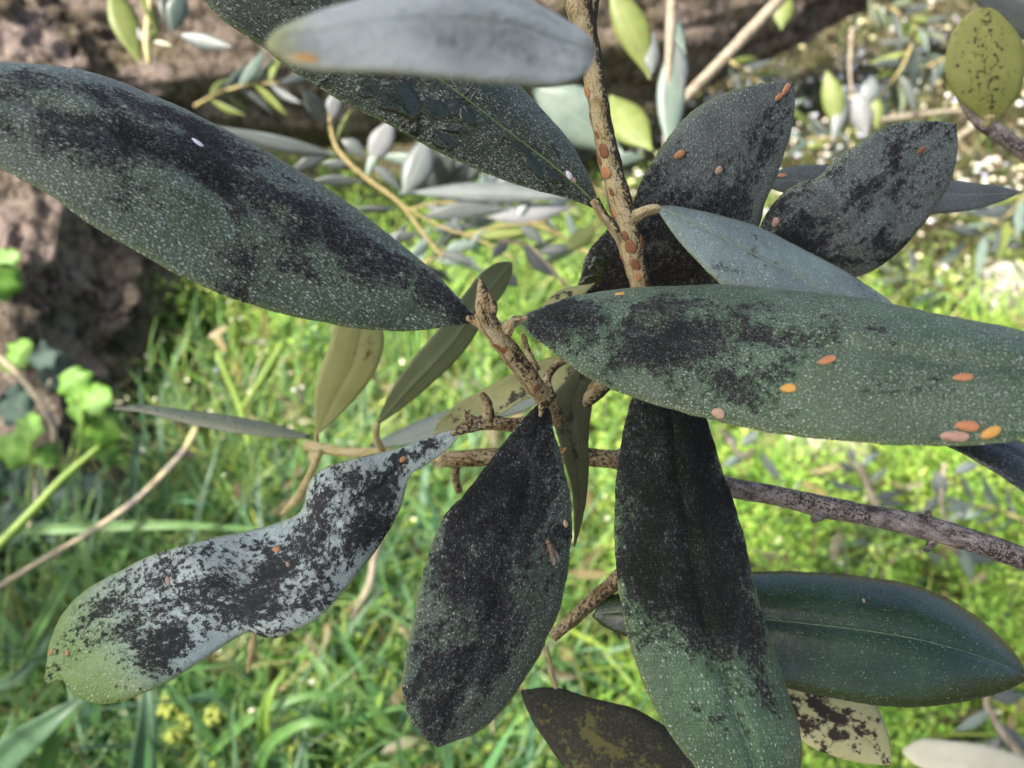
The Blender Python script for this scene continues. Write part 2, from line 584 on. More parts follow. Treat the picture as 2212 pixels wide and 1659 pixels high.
M_BIGLEFT = leaf_mat('leaf_sooty_speckled', mold=[(0, .95), (.12, .40), (.22, .60), (.55, .62), (.80, .46), (1, .34)],
                     side=[(0, .14), (.14, .42), (.28, .58), (.45, .60), (.65, .46), (.8, .32), (1, .24)], specks=.95, speck_scale=14.5, bloom=.02, seed=1.0, amp=2.4)
M_WET = leaf_mat('leaf_wet_dark', green=(.020, .036, .014), sheen=.05, mold=[(0, .62), (.1, .30), (1, .22)], specks=.8, speck_scale=18, rib=.0,
                 wet=[(0, .34), (.10, .52), (.2, .46), (.30, .40), (.42, .57), (.58, .54), (.68, .35), (1, .2)], seed=2.0, rough=.36)
M_NEAR = leaf_mat('leaf_silvery', green=(.38, .42, .36), mold=[(0, .52), (.25, .40), (.6, .24), (1, .05)], soft=(-.3, .5), specks=.5, bloom=.35,
                  bloom_col=(.43, .46, .42), seed=3.0, tip=(.86, .98, (.36, .38, .12)), mold_col=(.06, .06, .065), margin=(.22, .23, .08), rough=.4)
M_R4 = leaf_mat('leaf_ashen', green=(.085, .108, .096), mold=[(0, .80), (.35, .76), (.6, .50), (.85, .34), (1, .56)], side=[(0, .36), (.45, .5), (.8, .62), (1, .45)],
                specks=.95, speck_scale=16, stretch=.7, bloom=.10, seed=4.0, amp=1.8, bloom_col=(.16, .19, .185))
M_R5 = leaf_mat('leaf_ashen_blue', green=(.080, .108, .098), side=[(0, .42), (.5, .5), (1, .46)], mold=[(0, .92), (.25, .80), (.5, .62), (.75, .52), (1, .40)], specks=.95, speck_scale=16, stretch=.7,
                bloom=.10, seed=5.6, amp=3.0, bloom_col=(.16, .20, .20))
M_R6 = leaf_mat('leaf_blue_green', green=(.14, .20, .185), mold=[(0, .16), (.4, .28), (1, .25)], specks=.45, speck_scale=16, bloom=.05, bloom_col=(.18, .24, .235),
                rib=.0, seed=6.3, amp=2.0, rough=.38, margin=(.14, .22, .06))
M_R7 = leaf_mat('leaf_speckled_green', green=(.036, .078, .032), mold=[(0, .70), (.08, .66), (.25, .66), (.42, .44), (.6, .24), (1, .10)],
                side=[(0, .34), (.3, .50), (.6, .58), (.85, .42), (1, .3)], specks=.85, speck_scale=16, stretch=.75, bloom=-.06, bloom_col=(.13, .18, .17), seed=7.2, amp=2.2)
M_L8 = leaf_mat('leaf_pale_mottled', green=(.30, .38, .355), mold=[(0, .26), (.1, .46), (.2, .58), (.6, .68), (.78, .60), (.90, .30), (1, .1)], grain=3.0, specks=.35,
                speck_scale=14, stretch=.6, soft=(-.07, .13), bloom=.0, bloom_col=(.38, .44, .45), tip=(.70, .92, (.12, .215, .05)), seed=8.4, amp=2.6, edge=.35, rough=.36, margin=(.16, .22, .05))
M_L8T = leaf_mat('leaf_green_tip', green=(.09, .15, .05), mold=[(0, .5), (1, .2)], specks=.5)
M_L9 = leaf_mat('leaf_black_sooty', green=(.035, .062, .042), mold=[(0, 1.0), (.3, .95), (.45, .70), (.6, .56), (.8, .60), (1, .50)], side=[(0, .54), (.6, .5), (.85, .34), (1, .2)],
                specks=.6, speck_scale=16, stretch=.6, seed=9.7, amp=2.4, bloom=-.1)
M_L10 = leaf_mat('leaf_half_sooty', green=(.056, .112, .050), mold=[(0, 1.0), (.48, .98), (.60, .70), (.70, .36), (.85, .26), (1, .18)], side=[(0, .36), (.4, .48), (.8, .70), (.93, .62), (1, .36)],
                 specks=.5, speck_scale=14, stretch=.5, seed=10.2, amp=2.2, bloom=-.12, bloom_col=(.11, .15, .13), rough=.34)
M_L11 = leaf_mat('leaf_clean_dark_green', green=(.011, .034, .007), spec=.8, sheen=0, bump=.22, specks=.16, speck_scale=18, stretch=.6, speck_col=(.24, .29, .22), seed=11.1, rough=.25, margin=(.03, .05, .03))
M_L12 = simple_leaf_mat('leaf_cream_blotched', (.48, .47, .21), (.56, .55, .28), .6, .15, .3, (.30, .22, .08), 12.0, (1.9, .50, (.035, .026, .014)), .1)
M_L13 = simple_leaf_mat('leaf_brown_black_underside', (.015, .016, .008), (.024, .024, .011), .8, 0, .0, (.1, .1, .05), 13.4, (1.7, .54, (.085, .085, .022)), .05)
M_L15 = simple_leaf_mat('leaf_drab_underside', (.075, .085, .038), (.115, .125, .06), .7, 0, .3, (.2, .17, .1), 15.0, (1.7, .56, (.05, .038, .02)), .08)
M_L16 = simple_leaf_mat('leaf_curled_cream', (.20, .23, .075), (.33, .34, .15), .65, .1, .0, (.2, .2, .1), 16.0, (2.2, .55, (.03, .026, .012)), .08)
M_L17 = simple_leaf_mat('leaf_olive_grey', (.15, .20, .10), (.19, .24, .13), .42, .1, .95, (.30, .34, .22), 17.0)
M_L18 = simple_leaf_mat('leaf_cream_yellow', (.50, .53, .24), (.58, .60, .30), .6, .45, .35, (.30, .31, .11), 18.0, (1.4, .60, (.26, .15, .06)))
M_L20 = simple_leaf_mat('leaf_yellow_dotted', (.26, .30, .07), (.34, .36, .10), .5, .35, .15, (.32, .32, .13), 20.0, (7.0, .555, (.06, .045, .015)), .08)
M_GREY = simple_leaf_mat('leaf_blue_grey', (.08, .098, .095), (.115, .138, .132), .38, .1, .3, (.35, .38, .36), 21.0)
M_GREYD = simple_leaf_mat('leaf_slate', (.05, .062, .058), (.08, .096, .09), .36, .1, .3, (.22, .25, .22), 22.0)
M_LILAC = simple_leaf_mat('leaf_pale_silver', (.15, .16, .165), (.21, .22, .22), .5, .2, .2, (.55, .55, .5), 23.0)
M_OLIVE = simple_leaf_mat('leaf_olive_green', (.15, .20, .04), (.21, .26, .06), .45, .35, .3, (.3, .34, .12), 24.0)
M_TEAL = simple_leaf_mat('leaf_dusty_green', (.10, .145, .12), (.14, .19, .15), .4, .1, .3, (.2, .25, .18), 25.0)
M_DARK = simple_leaf_mat('leaf_near_black', (.014, .020, .022), (.022, .03, .032), .3, 0, .2, (.04, .05, .05), 26.0)
M_CREAM = simple_leaf_mat('leaf_pale_cream', (.62, .60, .42), (.70, .68, .50), .6, .2, .1, (.6, .58, .4), 27.0)
M_FERN = simple_leaf_mat('leaf_thin_dark', (.09, .12, .07), (.13, .16, .09), .4, .1, .2, (.18, .2, .1), 28.0, (2.4, .58, (.02, .02, .015)))

B_SPOT = bark_mat('bark_cream_sooty', (.45, .37, .17), (.26, .20, .08), (.012, .011, .012), -.30, 1.0, 1.0, 1)
B_BUD = bark_mat('bark_tan_sooty', (.38, .29, .13), (.22, .15, .06), (.013, .011, .010), -.22, .35, 1.1, 2)
B_GREY = bark_mat('bark_grey', (.20, .17, .15), (.09, .07, .055), (.02, .017, .016), -.12, .0, 1.3, 3, 1.2, (.42, .38, .35))
B_BROWN = bark_mat('bark_brown_dark', (.30, .21, .09), (.14, .08, .035), (.014, .011, .010), -.02, .2, 1.0, 4)
B_YEL = bark_mat('bark_yellow_green', (.42, .40, .16), (.36, .32, .12), (.1, .09, .04), -.8, 0, 1.0, 5)
B_PALE = bark_mat('bark_pale_straw', (.24, .20, .14), (.16, .13, .09), (.06, .05, .04), -.6, 0, .6, 6, .8, (.33, .29, .22))
B_SPRIG = bark_mat('bark_sprig', (.26, .21, .08), (.17, .13, .06), (.06, .05, .03), -.6, 0, .6, 8, .6, (.33, .28, .13))
B_VINE = bark_mat('bark_violet_grey', (.13, .12, .13), (.09, .08, .09), (.06, .05, .06), -.6, 0, .3, 7)

# ------------------------------------------------------------------ ground
def ground_material():
    B = NB('soil_and_litter')
    g = B.t.nodes.new('ShaderNodeTexCoord').outputs['Object']
    n1 = B.noise(g, 3, 6, .6); n2 = B.noise(g, 45, 8, .7)
    c = B.mix(B.mapr(n2, .35, .65), (.035, .026, .016), (.16, .125, .075))
    c = B.mix(B.mapr(n1, .45, .6), c, (.07, .062, .034))
    return B.finish(c, .95, B.bump(n2, .8, .01), .2)


gx = np.concatenate([np.linspace(-120, -4, 8), np.linspace(-3.5, 3.5, 71), np.linspace(4, 120, 8)])
gy = np.concatenate([np.linspace(-60, -3, 6), np.linspace(-2.5, 6, 86), np.linspace(7, 200, 9)])
gv, gf = [], []
def gheight(x, y):
    f = 1.0 if (abs(x) < 3.6 and -2.6 < y < 6.1) else 0.0
    return f * (.02 * noise.noise(Vector((x * 3, y * 3, 0))) + .008 * noise.noise(Vector((x * 13, y * 13, 4))))
for y in gy:
    for x in gx:
        gv.append((x, y, gheight(x, y)))
for j in range(len(gy) - 1):
    for i in range(len(gx) - 1):
        a = j * len(gx) + i
        gf.append((a, a + 1, a + 1 + len(gx), a + len(gx)))
ground = mesh_obj('ground', gv, gf, ground_material(), loc=(0, 0, 0))
ground['kind'] = 'structure'

# ------------------------------------------------------------------ the old olive tree: trunk, low limb, crown added out of view
def trunk_material():
    B = NB('old_olive_bark')
    g = B.t.nodes.new('ShaderNodeTexCoord').outputs['Object']
    cm = B.attr('cm')
    st = B.vmath('MULTIPLY', g, (1, 1, .45))
    n1 = B.noise(g, 32, 8, .68, .4); n2 = B.noise(st, 150, 7, .72); n3 = B.noise(g, 5, 4, .6)
    c = B.mix(B.mapr(n1, .32, .62), (.10, .078, .056), (.37, .30, .23))
    c = B.mix(B.mapr(n2, .53, .66), c, (.52, .41, .35))
    c = B.mix(B.mapr(n2, .49, .38), c, (.03, .02, .013))
    c = B.mix(B.math('MULTIPLY', B.mapr(n3, .5, .66), .55), c, (.17, .15, .06))
    pl = B.vmath('ADD', st, B.vmath('MULTIPLY', (.03, .03, .03), B.t.nodes.new('ShaderNodeTexNoise').outputs['Color']))
    ck = B.mapr(B.voro(pl, 48, '3D', 'DISTANCE_TO_EDGE')['Distance'], .0, .10, 1, 0)
    ck = B.math('MULTIPLY', ck, B.mapr(n1, .35, .6, 1, .15))
    pk = B.mapr(B.noise(g, 11, 4, .6), .5, .62, 0, .75)  # sunlit patches painted into the bark as a pinkish pale tone
    c = B.mix(pk, c, B.mix(n2, (.30, .22, .19), (.66, .54, .48)))
    c = B.mix(B.math('MULTIPLY', ck, .8), c, (.03, .02, .014))
    h = B.math('ADD', n1, B.math('MULTIPLY', n2, .7))
    h = B.math('SUBTRACT', h, B.math('MULTIPLY', ck, .8))
    return B.finish(c, .9, B.bump(h, 1.0, .03), .25)


M_TRUNK = trunk_material()
tree = thing('olive_tree', 'gnarled olive tree with knobbly trunk at left and thick low limb along the top', 'tree', at_ground(20, 1090))


def bark_tube(pts, rad, name, n, sides, knobs=(), amp=.12, seed=0):
    W = np.array([at(*p) for p in pts])
    P = spline(W, n)
    t0 = np.concatenate([[0], np.cumsum(np.linalg.norm(np.diff(W, axis=0), axis=1))]); t0 /= t0[-1]
    rr = np.interp(np.linspace(0, 1, n + 1), t0, rad)
    T = np.gradient(P, axis=0); T /= np.linalg.norm(T, axis=1)[:, None]
    u = np.cross(T[0], (.3, 1, .2)); u /= np.linalg.norm(u)
    Ls = np.concatenate([[0], np.cumsum(np.linalg.norm(np.diff(P, axis=0), axis=1))])
    V, cmv = [], []
    K = [(at(x, y, d), r, h) for x, y, d, r, h in knobs]
    for i in range(n + 1):
        u = u - T[i] * np.dot(u, T[i]); u /= np.linalg.norm(u); w = np.cross(T[i], u)
        for j in range(sides):
            a = 2 * math.pi * j / sides
            dr = u * math.cos(a) + w * math.sin(a)
            p = P[i] + dr * rr[i]
            # furrows run along the stem
            q = Vector((math.cos(a) * 3.2, math.sin(a) * 3.2, Ls[i] * 5))
            f = noise.noise(q + Vector((seed, 0, 0)))
            f2 = 1 - abs(noise.noise(q * 2.4 + Vector((0, seed, 0)))) * 2
            f3 = noise.noise(Vector(p) * 34); f4 = noise.noise(Vector(p) * 95); f5 = noise.noise(Vector(p) * 230)
            k = 1 + amp * (f * 1.0 + f2 * .5 + f3 * .55 + f4 * .42 + f5 * .20)
            p = P[i] + dr * rr[i] * k
            for c, r_, h in K:
                dd = np.linalg.norm(p - c)
                if dd < r_ * 1.6:
                    p = p + dr * h * max(0, 1 - (dd / (r_ * 1.6)) ** 2) ** 1.2
            V.append(p); cmv.append((Ls[i] * 100, a * rr[i] * 100, 0))
    F = []
    for i in range(n):
        for j in range(sides):
            a, b = i * sides + j, i * sides + (j + 1) % sides
            F.append((a, b, b + sides, a + sides))
    F.append(tuple(range(sides - 1, -1, -1))); F.append(tuple(n * sides + j for j in range(sides)))
    return mesh_obj(name, V, F, M_TRUNK, tree, attrs={'cm': cmv})


bark_tube([(-30, 1300, .84), (0, 1120, .90), (10, 960, .94), (20, 780, .98), (40, 650, 1.01), (30, 480, 1.06), (0, 300, 1.12), (-40, 100, 1.17), (-80, -150, 1.22)],
          [.150, .148, .140, .150, .176, .190, .200, .195, .18], 'trunk', 150, 200,
          knobs=[(150, 695, .84, .028, .035), (305, 685, .92, .034, .035), (40, 640, .84, .04, .03), (240, 610, .88, .022, .02)], amp=.11, seed=1.0)
bark_tube([(20, 170, 1.16), (250, 130, 1.17), (480, 105, 1.20), (800, 105, 1.28), (1150, 70, 1.40), (1500, 20, 1.55), (1800, -95, 1.72), (2150, -260, 1.95)],
          [.12, .125, .128, .135, .135, .13, .12, .11], 'limb', 190, 130, amp=.13, seed=5.0)

# crown added out of view: leafy masses placed to shade branch and grass
def shade_crown(blobs):
    V, F, C = [], [], []
    for (c, rad, cnt) in blobs:
        c = np.array(c)
        for _ in range(cnt):
            d = rng.normal(size=3); d /= np.linalg.norm(d)
            p = c + d * rad * rng.random() ** .42 * np.array((1, 1, .8))
            ax = rng.normal(size=3); ax[2] -= .3; ax /= np.linalg.norm(ax)
            sd = np.cross(ax, rng.normal(size=3)); sd /= np.linalg.norm(sd)
            L = rng.uniform(.045, .075); w = rng.uniform(.006, .010)
            k = len(V)
            V += [p, p + ax * L * .4 + sd * w, p + ax * L, p + ax * L * .4 - sd * w]
            F.append((k, k + 1, k + 2, k + 3))
            g = rng.uniform(.7, 1.3)
            C += [(.06 * g, .09 * g, .05 * g, 1)] * 4
    return V, F, C


def col_mat(name, rough=.55, transl=.3, gain=1.0, spec=.4, tg=1.0):
    B = NB(name)
    c = B.attr('col', 'Color')
    tc = c
    if tg != 1.0:
        m = B.t.nodes.new('ShaderNodeVectorMath'); m.operation = 'SCALE'
        B.t.links.new(c, m.inputs[0]); m.inputs['Scale'].default_value = tg
        tc = m.outputs[0]
    return B.finish(c, rough, None, spec, transl, tc)


S = np.array(SUN_DIR)
FG = at(1106, 800, .135)
blobs = [(FG + S * .75, .20, 1500), (FG + S * 1.15 + np.array((.05, 0, 0)), .24, 1300)]  # first masses sit towards the sun to keep it off the branch
for gx_, gy_, dd, rr_, cn in ((200, 1350, 1.25, .22, 800),):
    blobs.append((at_ground(gx_, gy_) + S * dd, rr_, cn))
for az, el, dd, rr_, cn in ((150, 62, 1.5, .34, 900), (200, 50, 1.7, .36, 900), (95, 50, 1.6, .34, 800), (240, 28, 1.8, .30, 600), (180, 40, 1.45, .40, 1500), (168, 22, 1.4, .34, 1000), (196, 24, 1.4, .34, 1000), (130, 28, 1.9, .36, 700)):  # masses added around the viewer to shape reflections and shade
    v = np.array((math.sin(R(az)) * math.cos(R(el)), math.cos(R(az)) * math.cos(R(el)), math.sin(R(el))))
    blobs.append((FG + v * dd, rr_, cn))
cv, cf, cc = shade_crown(blobs)
cr = mesh_obj('shade_crown', cv, cf, col_mat('shade_crown_leaf', .45, .2), tree, attrs={'col': cc}, smooth=False)
cr['kind'] = 'stuff'

# ------------------------------------------------------------------ ground cover
def srgb(r, g, b):
    f = lambda v: ((v / 255 + .055) / 1.055) ** 2.4 if v > 10 else v / 255 / 12.92
    return np.array((f(r), f(g), f(b)))


M_GRASS = col_mat('grass_blade', .5, .5, tg=1.35)


def litter_zone(p):
    """bare stony ground far right"""
    x, y = p[0], p[1]
    b = 1.36 - .50 * x + .14 * noise.noise(Vector((x * 4, y * 4, 7)))
    return y > b and x > -.25


def bare(x, y):
    return ((x - 1745) / 130) ** 2 + ((y - 1040) / 95) ** 2 < 1 or ((x - 2150) / 130) ** 2 + ((y - 680) / 60) ** 2 < 1


def blades(count, hr, wr, cols, region, zone=None, seed=1, segs=5, lean=(.2, .9), name='grass'):
    r = np.random.default_rng(seed)
    V, F, C = [], [], []
    made = 0
    while made < count:
        x = r.uniform(region[0], region[1]); y = r.uniform(region[2], region[3])
        p = at_ground(x, y)
        if (x < 340 and y < 1190) or bare(x, y) or p[1] > 5 or (zone is not None and not zone(p)):
            continue
        made += 1
        h = r.uniform(*hr) * (1.0 if p[1] < 1.2 else .8); w = r.uniform(*wr) / 2
        a = r.uniform(0, 2 * math.pi)
        ld = np.array((math.cos(a), math.sin(a), 0)); sd = np.array((-math.sin(a), math.cos(a), 0))
        tw = r.uniform(-.8, .8); sd = sd * math.cos(tw) + ld * math.sin(tw)
        le = r.uniform(*lean) * h
        cc = cols[r.integers(len(cols))] * r.uniform(.75, 1.3)
        cc = np.clip(cc * np.array((r.uniform(.85, 1.2), 1, r.uniform(.8, 1.2))), 0, .9)
        k = len(V)
        base = np.array((p[0], p[1], gheight(p[0], p[1]) - .004))
        for i in range(segs + 1):
            t = i / segs
            c = base + np.array((0, 0, 1)) * h * (t - .35 * t * t * (le / h)) + ld * le * t * t
            ww = w * (1 - t ** 2.2) * (.75 + .5 * min(1, t * 3)) + .0002
            V.append(c - sd * ww); V.append(c + sd * ww)
            C.append((*cc, 1)); C.append((*cc, 1))
        for i in range(segs):
            b = k + 2 * i
            F.append((b, b + 1, b + 3, b + 2))
    o = mesh_obj(name, V, F, M_GRASS, None, attrs={'col': C}, loc=(0, 0, 0))
    o['kind'] = 'stuff'
    return o


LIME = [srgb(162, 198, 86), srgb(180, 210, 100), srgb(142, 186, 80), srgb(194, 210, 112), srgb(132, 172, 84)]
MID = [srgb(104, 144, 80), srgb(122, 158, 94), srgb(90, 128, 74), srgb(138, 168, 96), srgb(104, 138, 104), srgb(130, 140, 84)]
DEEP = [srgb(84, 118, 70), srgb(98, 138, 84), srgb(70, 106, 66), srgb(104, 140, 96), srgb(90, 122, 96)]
not_litter = lambda p: not litter_zone(p)
carpet_zone = lambda p: not litter_zone(p) and (p[1] > .78 + .08 * noise.noise(Vector((p[0] * 6, p[1] * 6, 2))) or p[0] > .08) and noise.noise(Vector((p[0] * 16, p[1] * 16, 5))) > -.22
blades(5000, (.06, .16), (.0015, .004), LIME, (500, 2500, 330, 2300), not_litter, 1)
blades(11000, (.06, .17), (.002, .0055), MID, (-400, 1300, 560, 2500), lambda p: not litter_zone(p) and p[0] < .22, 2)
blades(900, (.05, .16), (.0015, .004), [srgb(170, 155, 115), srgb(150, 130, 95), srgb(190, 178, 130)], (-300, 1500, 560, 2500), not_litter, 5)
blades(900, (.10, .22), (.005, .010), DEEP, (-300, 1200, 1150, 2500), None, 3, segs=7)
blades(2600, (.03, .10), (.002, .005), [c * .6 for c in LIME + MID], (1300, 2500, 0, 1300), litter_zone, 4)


OLV = [srgb(74, 80, 44), srgb(92, 98, 56), srgb(58, 64, 36), srgb(112, 106, 74), srgb(80, 72, 48), srgb(96, 106, 82)]
blades(7000, (.04, .14), (.003, .008), OLV, (1150, 2500, -40, 1250), litter_zone, 6, lean=(.6, 1.6), segs=4, name='scrub')
blades(3000, (.05, .17), (.004, .009), LIME + MID + OLV, (1150, 2500, 700, 1900), carpet_zone, 7, lean=(.5, 1.3), name='weeds')


def ground_cover(count, region, zone, cols, size, hmax, seed, name, mat, rnd=1.0, length=1.0):
    r = np.random.default_rng(seed)
    V, F, C = [], [], []
    made = 0
    while made < count:
        x = r.uniform(region[0], region[1]); y = r.uniform(region[2], region[3])
        p = at_ground(x, y)
        if bare(x, y) or p[1] > 5 or not zone(p):
            continue
        made += 1
        c = np.array((p[0], p[1], gheight(p[0], p[1]) + r.uniform(.002, hmax)))
        nn = r.normal(size=3) * rnd + np.array((0, 0, 1.0)); nn /= np.linalg.norm(nn)
        u = np.cross(nn, r.normal(size=3)); u /= np.linalg.norm(u); v = np.cross(nn, u)
        s = r.uniform(*size)
        cc = np.clip(cols[r.integers(len(cols))] * r.uniform(.7, 1.3), 0, .9)
        k = len(V)
        for i in range(6):
            a = i * math.pi / 3
            V.append(c + u * math.cos(a) * s * length + v * math.sin(a) * s * .55 + nn * s * .15 * math.cos(2 * a)); C.append((*cc, 1))
        F.append(tuple(range(k, k + 6)))
    o = mesh_obj(name, V, F, mat, None, attrs={'col': C}, smooth=False, loc=(0, 0, 0))
    o['kind'] = 'stuff'
    return o


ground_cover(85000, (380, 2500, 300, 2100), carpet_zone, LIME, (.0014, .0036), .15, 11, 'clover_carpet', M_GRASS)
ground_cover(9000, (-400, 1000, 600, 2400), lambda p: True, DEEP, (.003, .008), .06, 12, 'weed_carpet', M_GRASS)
TAN = [srgb(118, 106, 74), srgb(98, 90, 58), srgb(138, 124, 96), srgb(84, 78, 48), srgb(98, 102, 60), srgb(72, 68, 42), srgb(104, 100, 80)]
M_LITTER = col_mat('dry_leaf_litter', .5, .1)
ground_cover(900, (420, 2300, 500, 2100), lambda p: not litter_zone(p), [c * 1.1 for c in TAN], (.006, .012), .13, 16, 'dead_leaves', M_LITTER, .8, 2.0)
ground_cover(14000, (1000, 2600, -80, 1250), litter_zone, TAN, (.006, .014), .03, 13, 'leaf_litter', M_LITTER, .5, 1.8)
M_GLINT = col_mat('glossy_flake', .16, 0, spec=1.0)
ground_cover(1200, (1300, 2600, -60, 1250), litter_zone, [srgb(205, 195, 175), srgb(200, 190, 170), srgb(190, 170, 150)], (.004, .008), .05, 14, 'glint_chips', M_GLINT, .45, 1.0)  # pale glossy flakes added to make sun glints


def glints(count, region, zone, seed):  # pale discs scattered to imitate blurred sun glints
    r = np.random.default_rng(seed)
    V, F, C = [], [], []
    pal = [srgb(255, 245, 225), srgb(250, 250, 245), srgb(240, 225, 200), srgb(225, 228, 250), srgb(240, 235, 180)]
    made = 0
    while made < count:
        x = r.uniform(region[0], region[1]); y = r.uniform(region[2], region[3])
        p = at_ground(x, y)
        if p[1] > 5 or not zone(p) or noise.noise(Vector((p[0] * 4, p[1] * 4, 9))) < r.uniform(-.5, .25):
            continue
        made += 1
        s = px(r.uniform(6, 10)) * np.linalg.norm(p - CAMV) * .62
        c = np.array((p[0], p[1], gheight(p[0], p[1]) + r.uniform(.01, .09)))
        cc = pal[r.integers(len(pal))] * r.uniform(.6, 1.0)
        k = len(V)
        for q in (-.45, .1, .55):
            rad = s * math.sqrt(max(.05, 1 - q * q * 1.6))
            for i in range(8):
                a = i * math.pi / 4 + r.uniform(-.1, .1)
                V.append(c + np.array((math.cos(a) * rad, math.sin(a) * rad * .9, q * s))); C.append((*cc, 1))
        for lv in (0, 8):
            for i in range(8):
                F.append((k + lv + i, k + lv + (i + 1) % 8, k + lv + 8 + (i + 1) % 8, k + lv + 8 + i))
        F.append(tuple(range(k + 16, k + 24)))
    o = mesh_obj('glint_discs', V, F, col_mat('pale_glint_disc', .4, 0, spec=.6), None, attrs={'col': C}, loc=(0, 0, 0))
    o['kind'] = 'stuff'


glints(1400, (1300, 2300, -30, 1150), litter_zone, 21)
glints(120, (350, 900, 640, 1150), not_litter, 22)
ground_cover(900, (300, 2300, 500, 1700), not_litter, [srgb(225, 230, 190), srgb(235, 225, 200)], (.002, .0045), .11, 15, 'grass_glints', M_GLINT, .8, 1.0)  # pale glossy flakes added as glints in the grass

# ------------------------------------------------------------------ branch A : spotted twig with its leaves
def petiole(lf, pts, w, mat=B_SPOT):
    return ptube(lf, pts, w, mat, 'petiole', n=14, sides=10, bumpy=.1, freq=900)


bA = thing('olive_branch', 'cream olive twig with black mould and orange insects, hanging from the top edge', 'branch', at(1262, -40, .133))
TA = ptube(bA, [(1240, -60, .131), (1252, 20, .132), (1274, 110, .134), (1300, 270, .137), (1327, 390, .139), (1352, 490, .141), (1382, 610, .144), (1400, 680, .147), (1330, 800, .150), (1215, 905, .150)],
           [60, 58, 46, 46, 48, 58, 44, 44, 42, 38], B_SPOT, 'twig', n=150, sides=26, bumpy=.13, seed=2, freq=420)
ptube(bA, [(1285, -60, .133), (1280, 0, .133), (1272, 70, .134)], [26, 30, 30], B_SPOT, 'side_shoot', n=14, sides=12)

# wet leaf
l2, m2, n2 = leaf(bA, [(1296, 448), (1284, 410), (1262, 360), (1235, 312), (1195, 262), (1150, 212), (1095, 158), (1010, 85), (930, 20), (840, -60), (720, -130), (560, -190)],
                  [(1292, 452), (1240, 432), (1140, 405), (1040, 370), (940, 325), (850, 275), (760, 230), (690, 190), (620, 145), (560, 95), (480, 40), (400, -60), (400, -140), (560, -190)],
                  [.1395, .137, .133, .128, .126], [.012], (M_WET, M_UNDER), label='long dark leaf with wet glossy patches and pale midrib', cup=.28, groove=.08, wav=.03, seed=2, n=90)
midrib(l2, m2, n2, M_RIB, .00018)
petiole(l2, [(1284, 432, .1385), (1300, 462, .139), (1325, 492, .1395), (1345, 520, .141)], [24, 22, 24, 26])

# ashen leaf with pointed tip
l4, m4, n4 = leaf(bA, [(1228, 650), (1250, 610), (1262, 565), (1285, 525), (1330, 478), (1365, 440), (1392, 380), (1440, 302), (1490, 245), (1540, 212), (1600, 190), (1660, 178), (1714, 178)],
                  [(1228, 655), (1330, 680), (1450, 660), (1555, 615), (1610, 545), (1640, 490), (1652, 440), (1672, 395), (1692, 340), (1708, 285), (1717, 230), (1716, 180)],
                  [.153, .152, .1485, .145, .143], [-.012], (M_R4, M_UNDER), label='ashen pointed leaf standing upright behind the twig', cup=.12, groove=.03, seed=4, jit=.00007)
# lobed leaf
l5, m5, n5 = leaf(bA, [(1600, 640), (1618, 560), (1640, 490), (1662, 450), (1692, 418), (1730, 395), (1762, 386), (1778, 376), (1802, 348), (1842, 318), (1882, 290), (1932, 268), (2000, 261), (2064, 266)],
                  [(1600, 650), (1680, 680), (1760, 650), (1845, 602), (1882, 590), (1932, 552), (1982, 500), (2030, 430), (2058, 375), (2068, 320), (2066, 268)],
                  [.158, .155, .152, .150], [-.010], (M_R5, M_UNDER), label='ashen lobed leaf with notched upper edge, right of the pointed one', cup=.10, groove=.03, seed=5, jit=.00007, wav=.06)
# blue-green leaf
l6, m6, n6 = leaf(bA, [(1418, 446), (1450, 444), (1500, 452), (1560, 465), (1640, 490), (1720, 530), (1800, 572), (1860, 608), (1920, 650), (1975, 705), (2000, 745)],
                  [(1418, 450), (1436, 478), (1465, 520), (1500, 557), (1545, 602), (1590, 640), (1680, 690), (1790, 730), (1900, 752), (2000, 748)],
                  [.1385, .137, .135, .133], [.010], (M_R6, M_UNDER), label='blue-green leaf with pale midrib and few black dots', cup=.26, groove=.07, wav=.03, seed=6)
midrib(l6, m6, n6, M_RIBG, .00020)
petiole(l6, [(1350, 486, .140), (1382, 462, .139), (1408, 452, .1385), (1425, 452, .1385)], [34, 26, 22, 18])
# grey leaf behind the lobed one
leaf(bA, [(1650, 395), (1672, 372), (1730, 356), (1850, 360), (1950, 378), (2050, 388), (2130, 398), (2208, 412)],
     [(1650, 400), (1680, 412), (1760, 440), (1880, 470), (1980, 464), (2080, 456), (2150, 440), (2208, 416)],
     [.166, .168, .170], [.004], (M_GREYD, M_UNDER), label='narrow grey leaf behind the lobed leaf', cup=.15, groove=.04, seed=22, n=40, M=11)

# ------------------------------------------------------------------ branch B : budded shoot with the big leaves
bB = thing('olive_branch', 'olive shoot ending in a pointed brown bud between two big sooty leaves', 'branch', at(1190, 870, .150))
TB = ptube(bB, [(1040, 672, .1275), (1056, 700, .128), (1085, 740, .1295), (1118, 782, .132), (1150, 825, .135), (1178, 862, .139), (1205, 905, .147)],
           [40, 46, 44, 44, 44, 40, 38], B_BUD, 'twig', n=90, sides=26, bumpy=.15, seed=6, freq=450)
ptube(bB, [(1052, 700, .1275), (1046, 660, .127), (1042, 630, .1265), (1035, 598, .126)], [38, 40, 28, 3], B_BUD, 'bud', n=26, sides=14, bumpy=.16, freq=500, seed=3)
ptube(bB, [(1062, 690, .1268), (1064, 660, .1265), (1056, 634, .126)], [16, 22, 4], B_BUD, 'bud_scale', n=12, sides=10, bumpy=.12, freq=600)
ptube(bB, [(1052, 706, .1265), (1040, 676, .126), (1036, 652, .1258)], [14, 18, 4], B_BUD, 'bud_scale', n=12, sides=10, bumpy=.12, freq=600, seed=4)
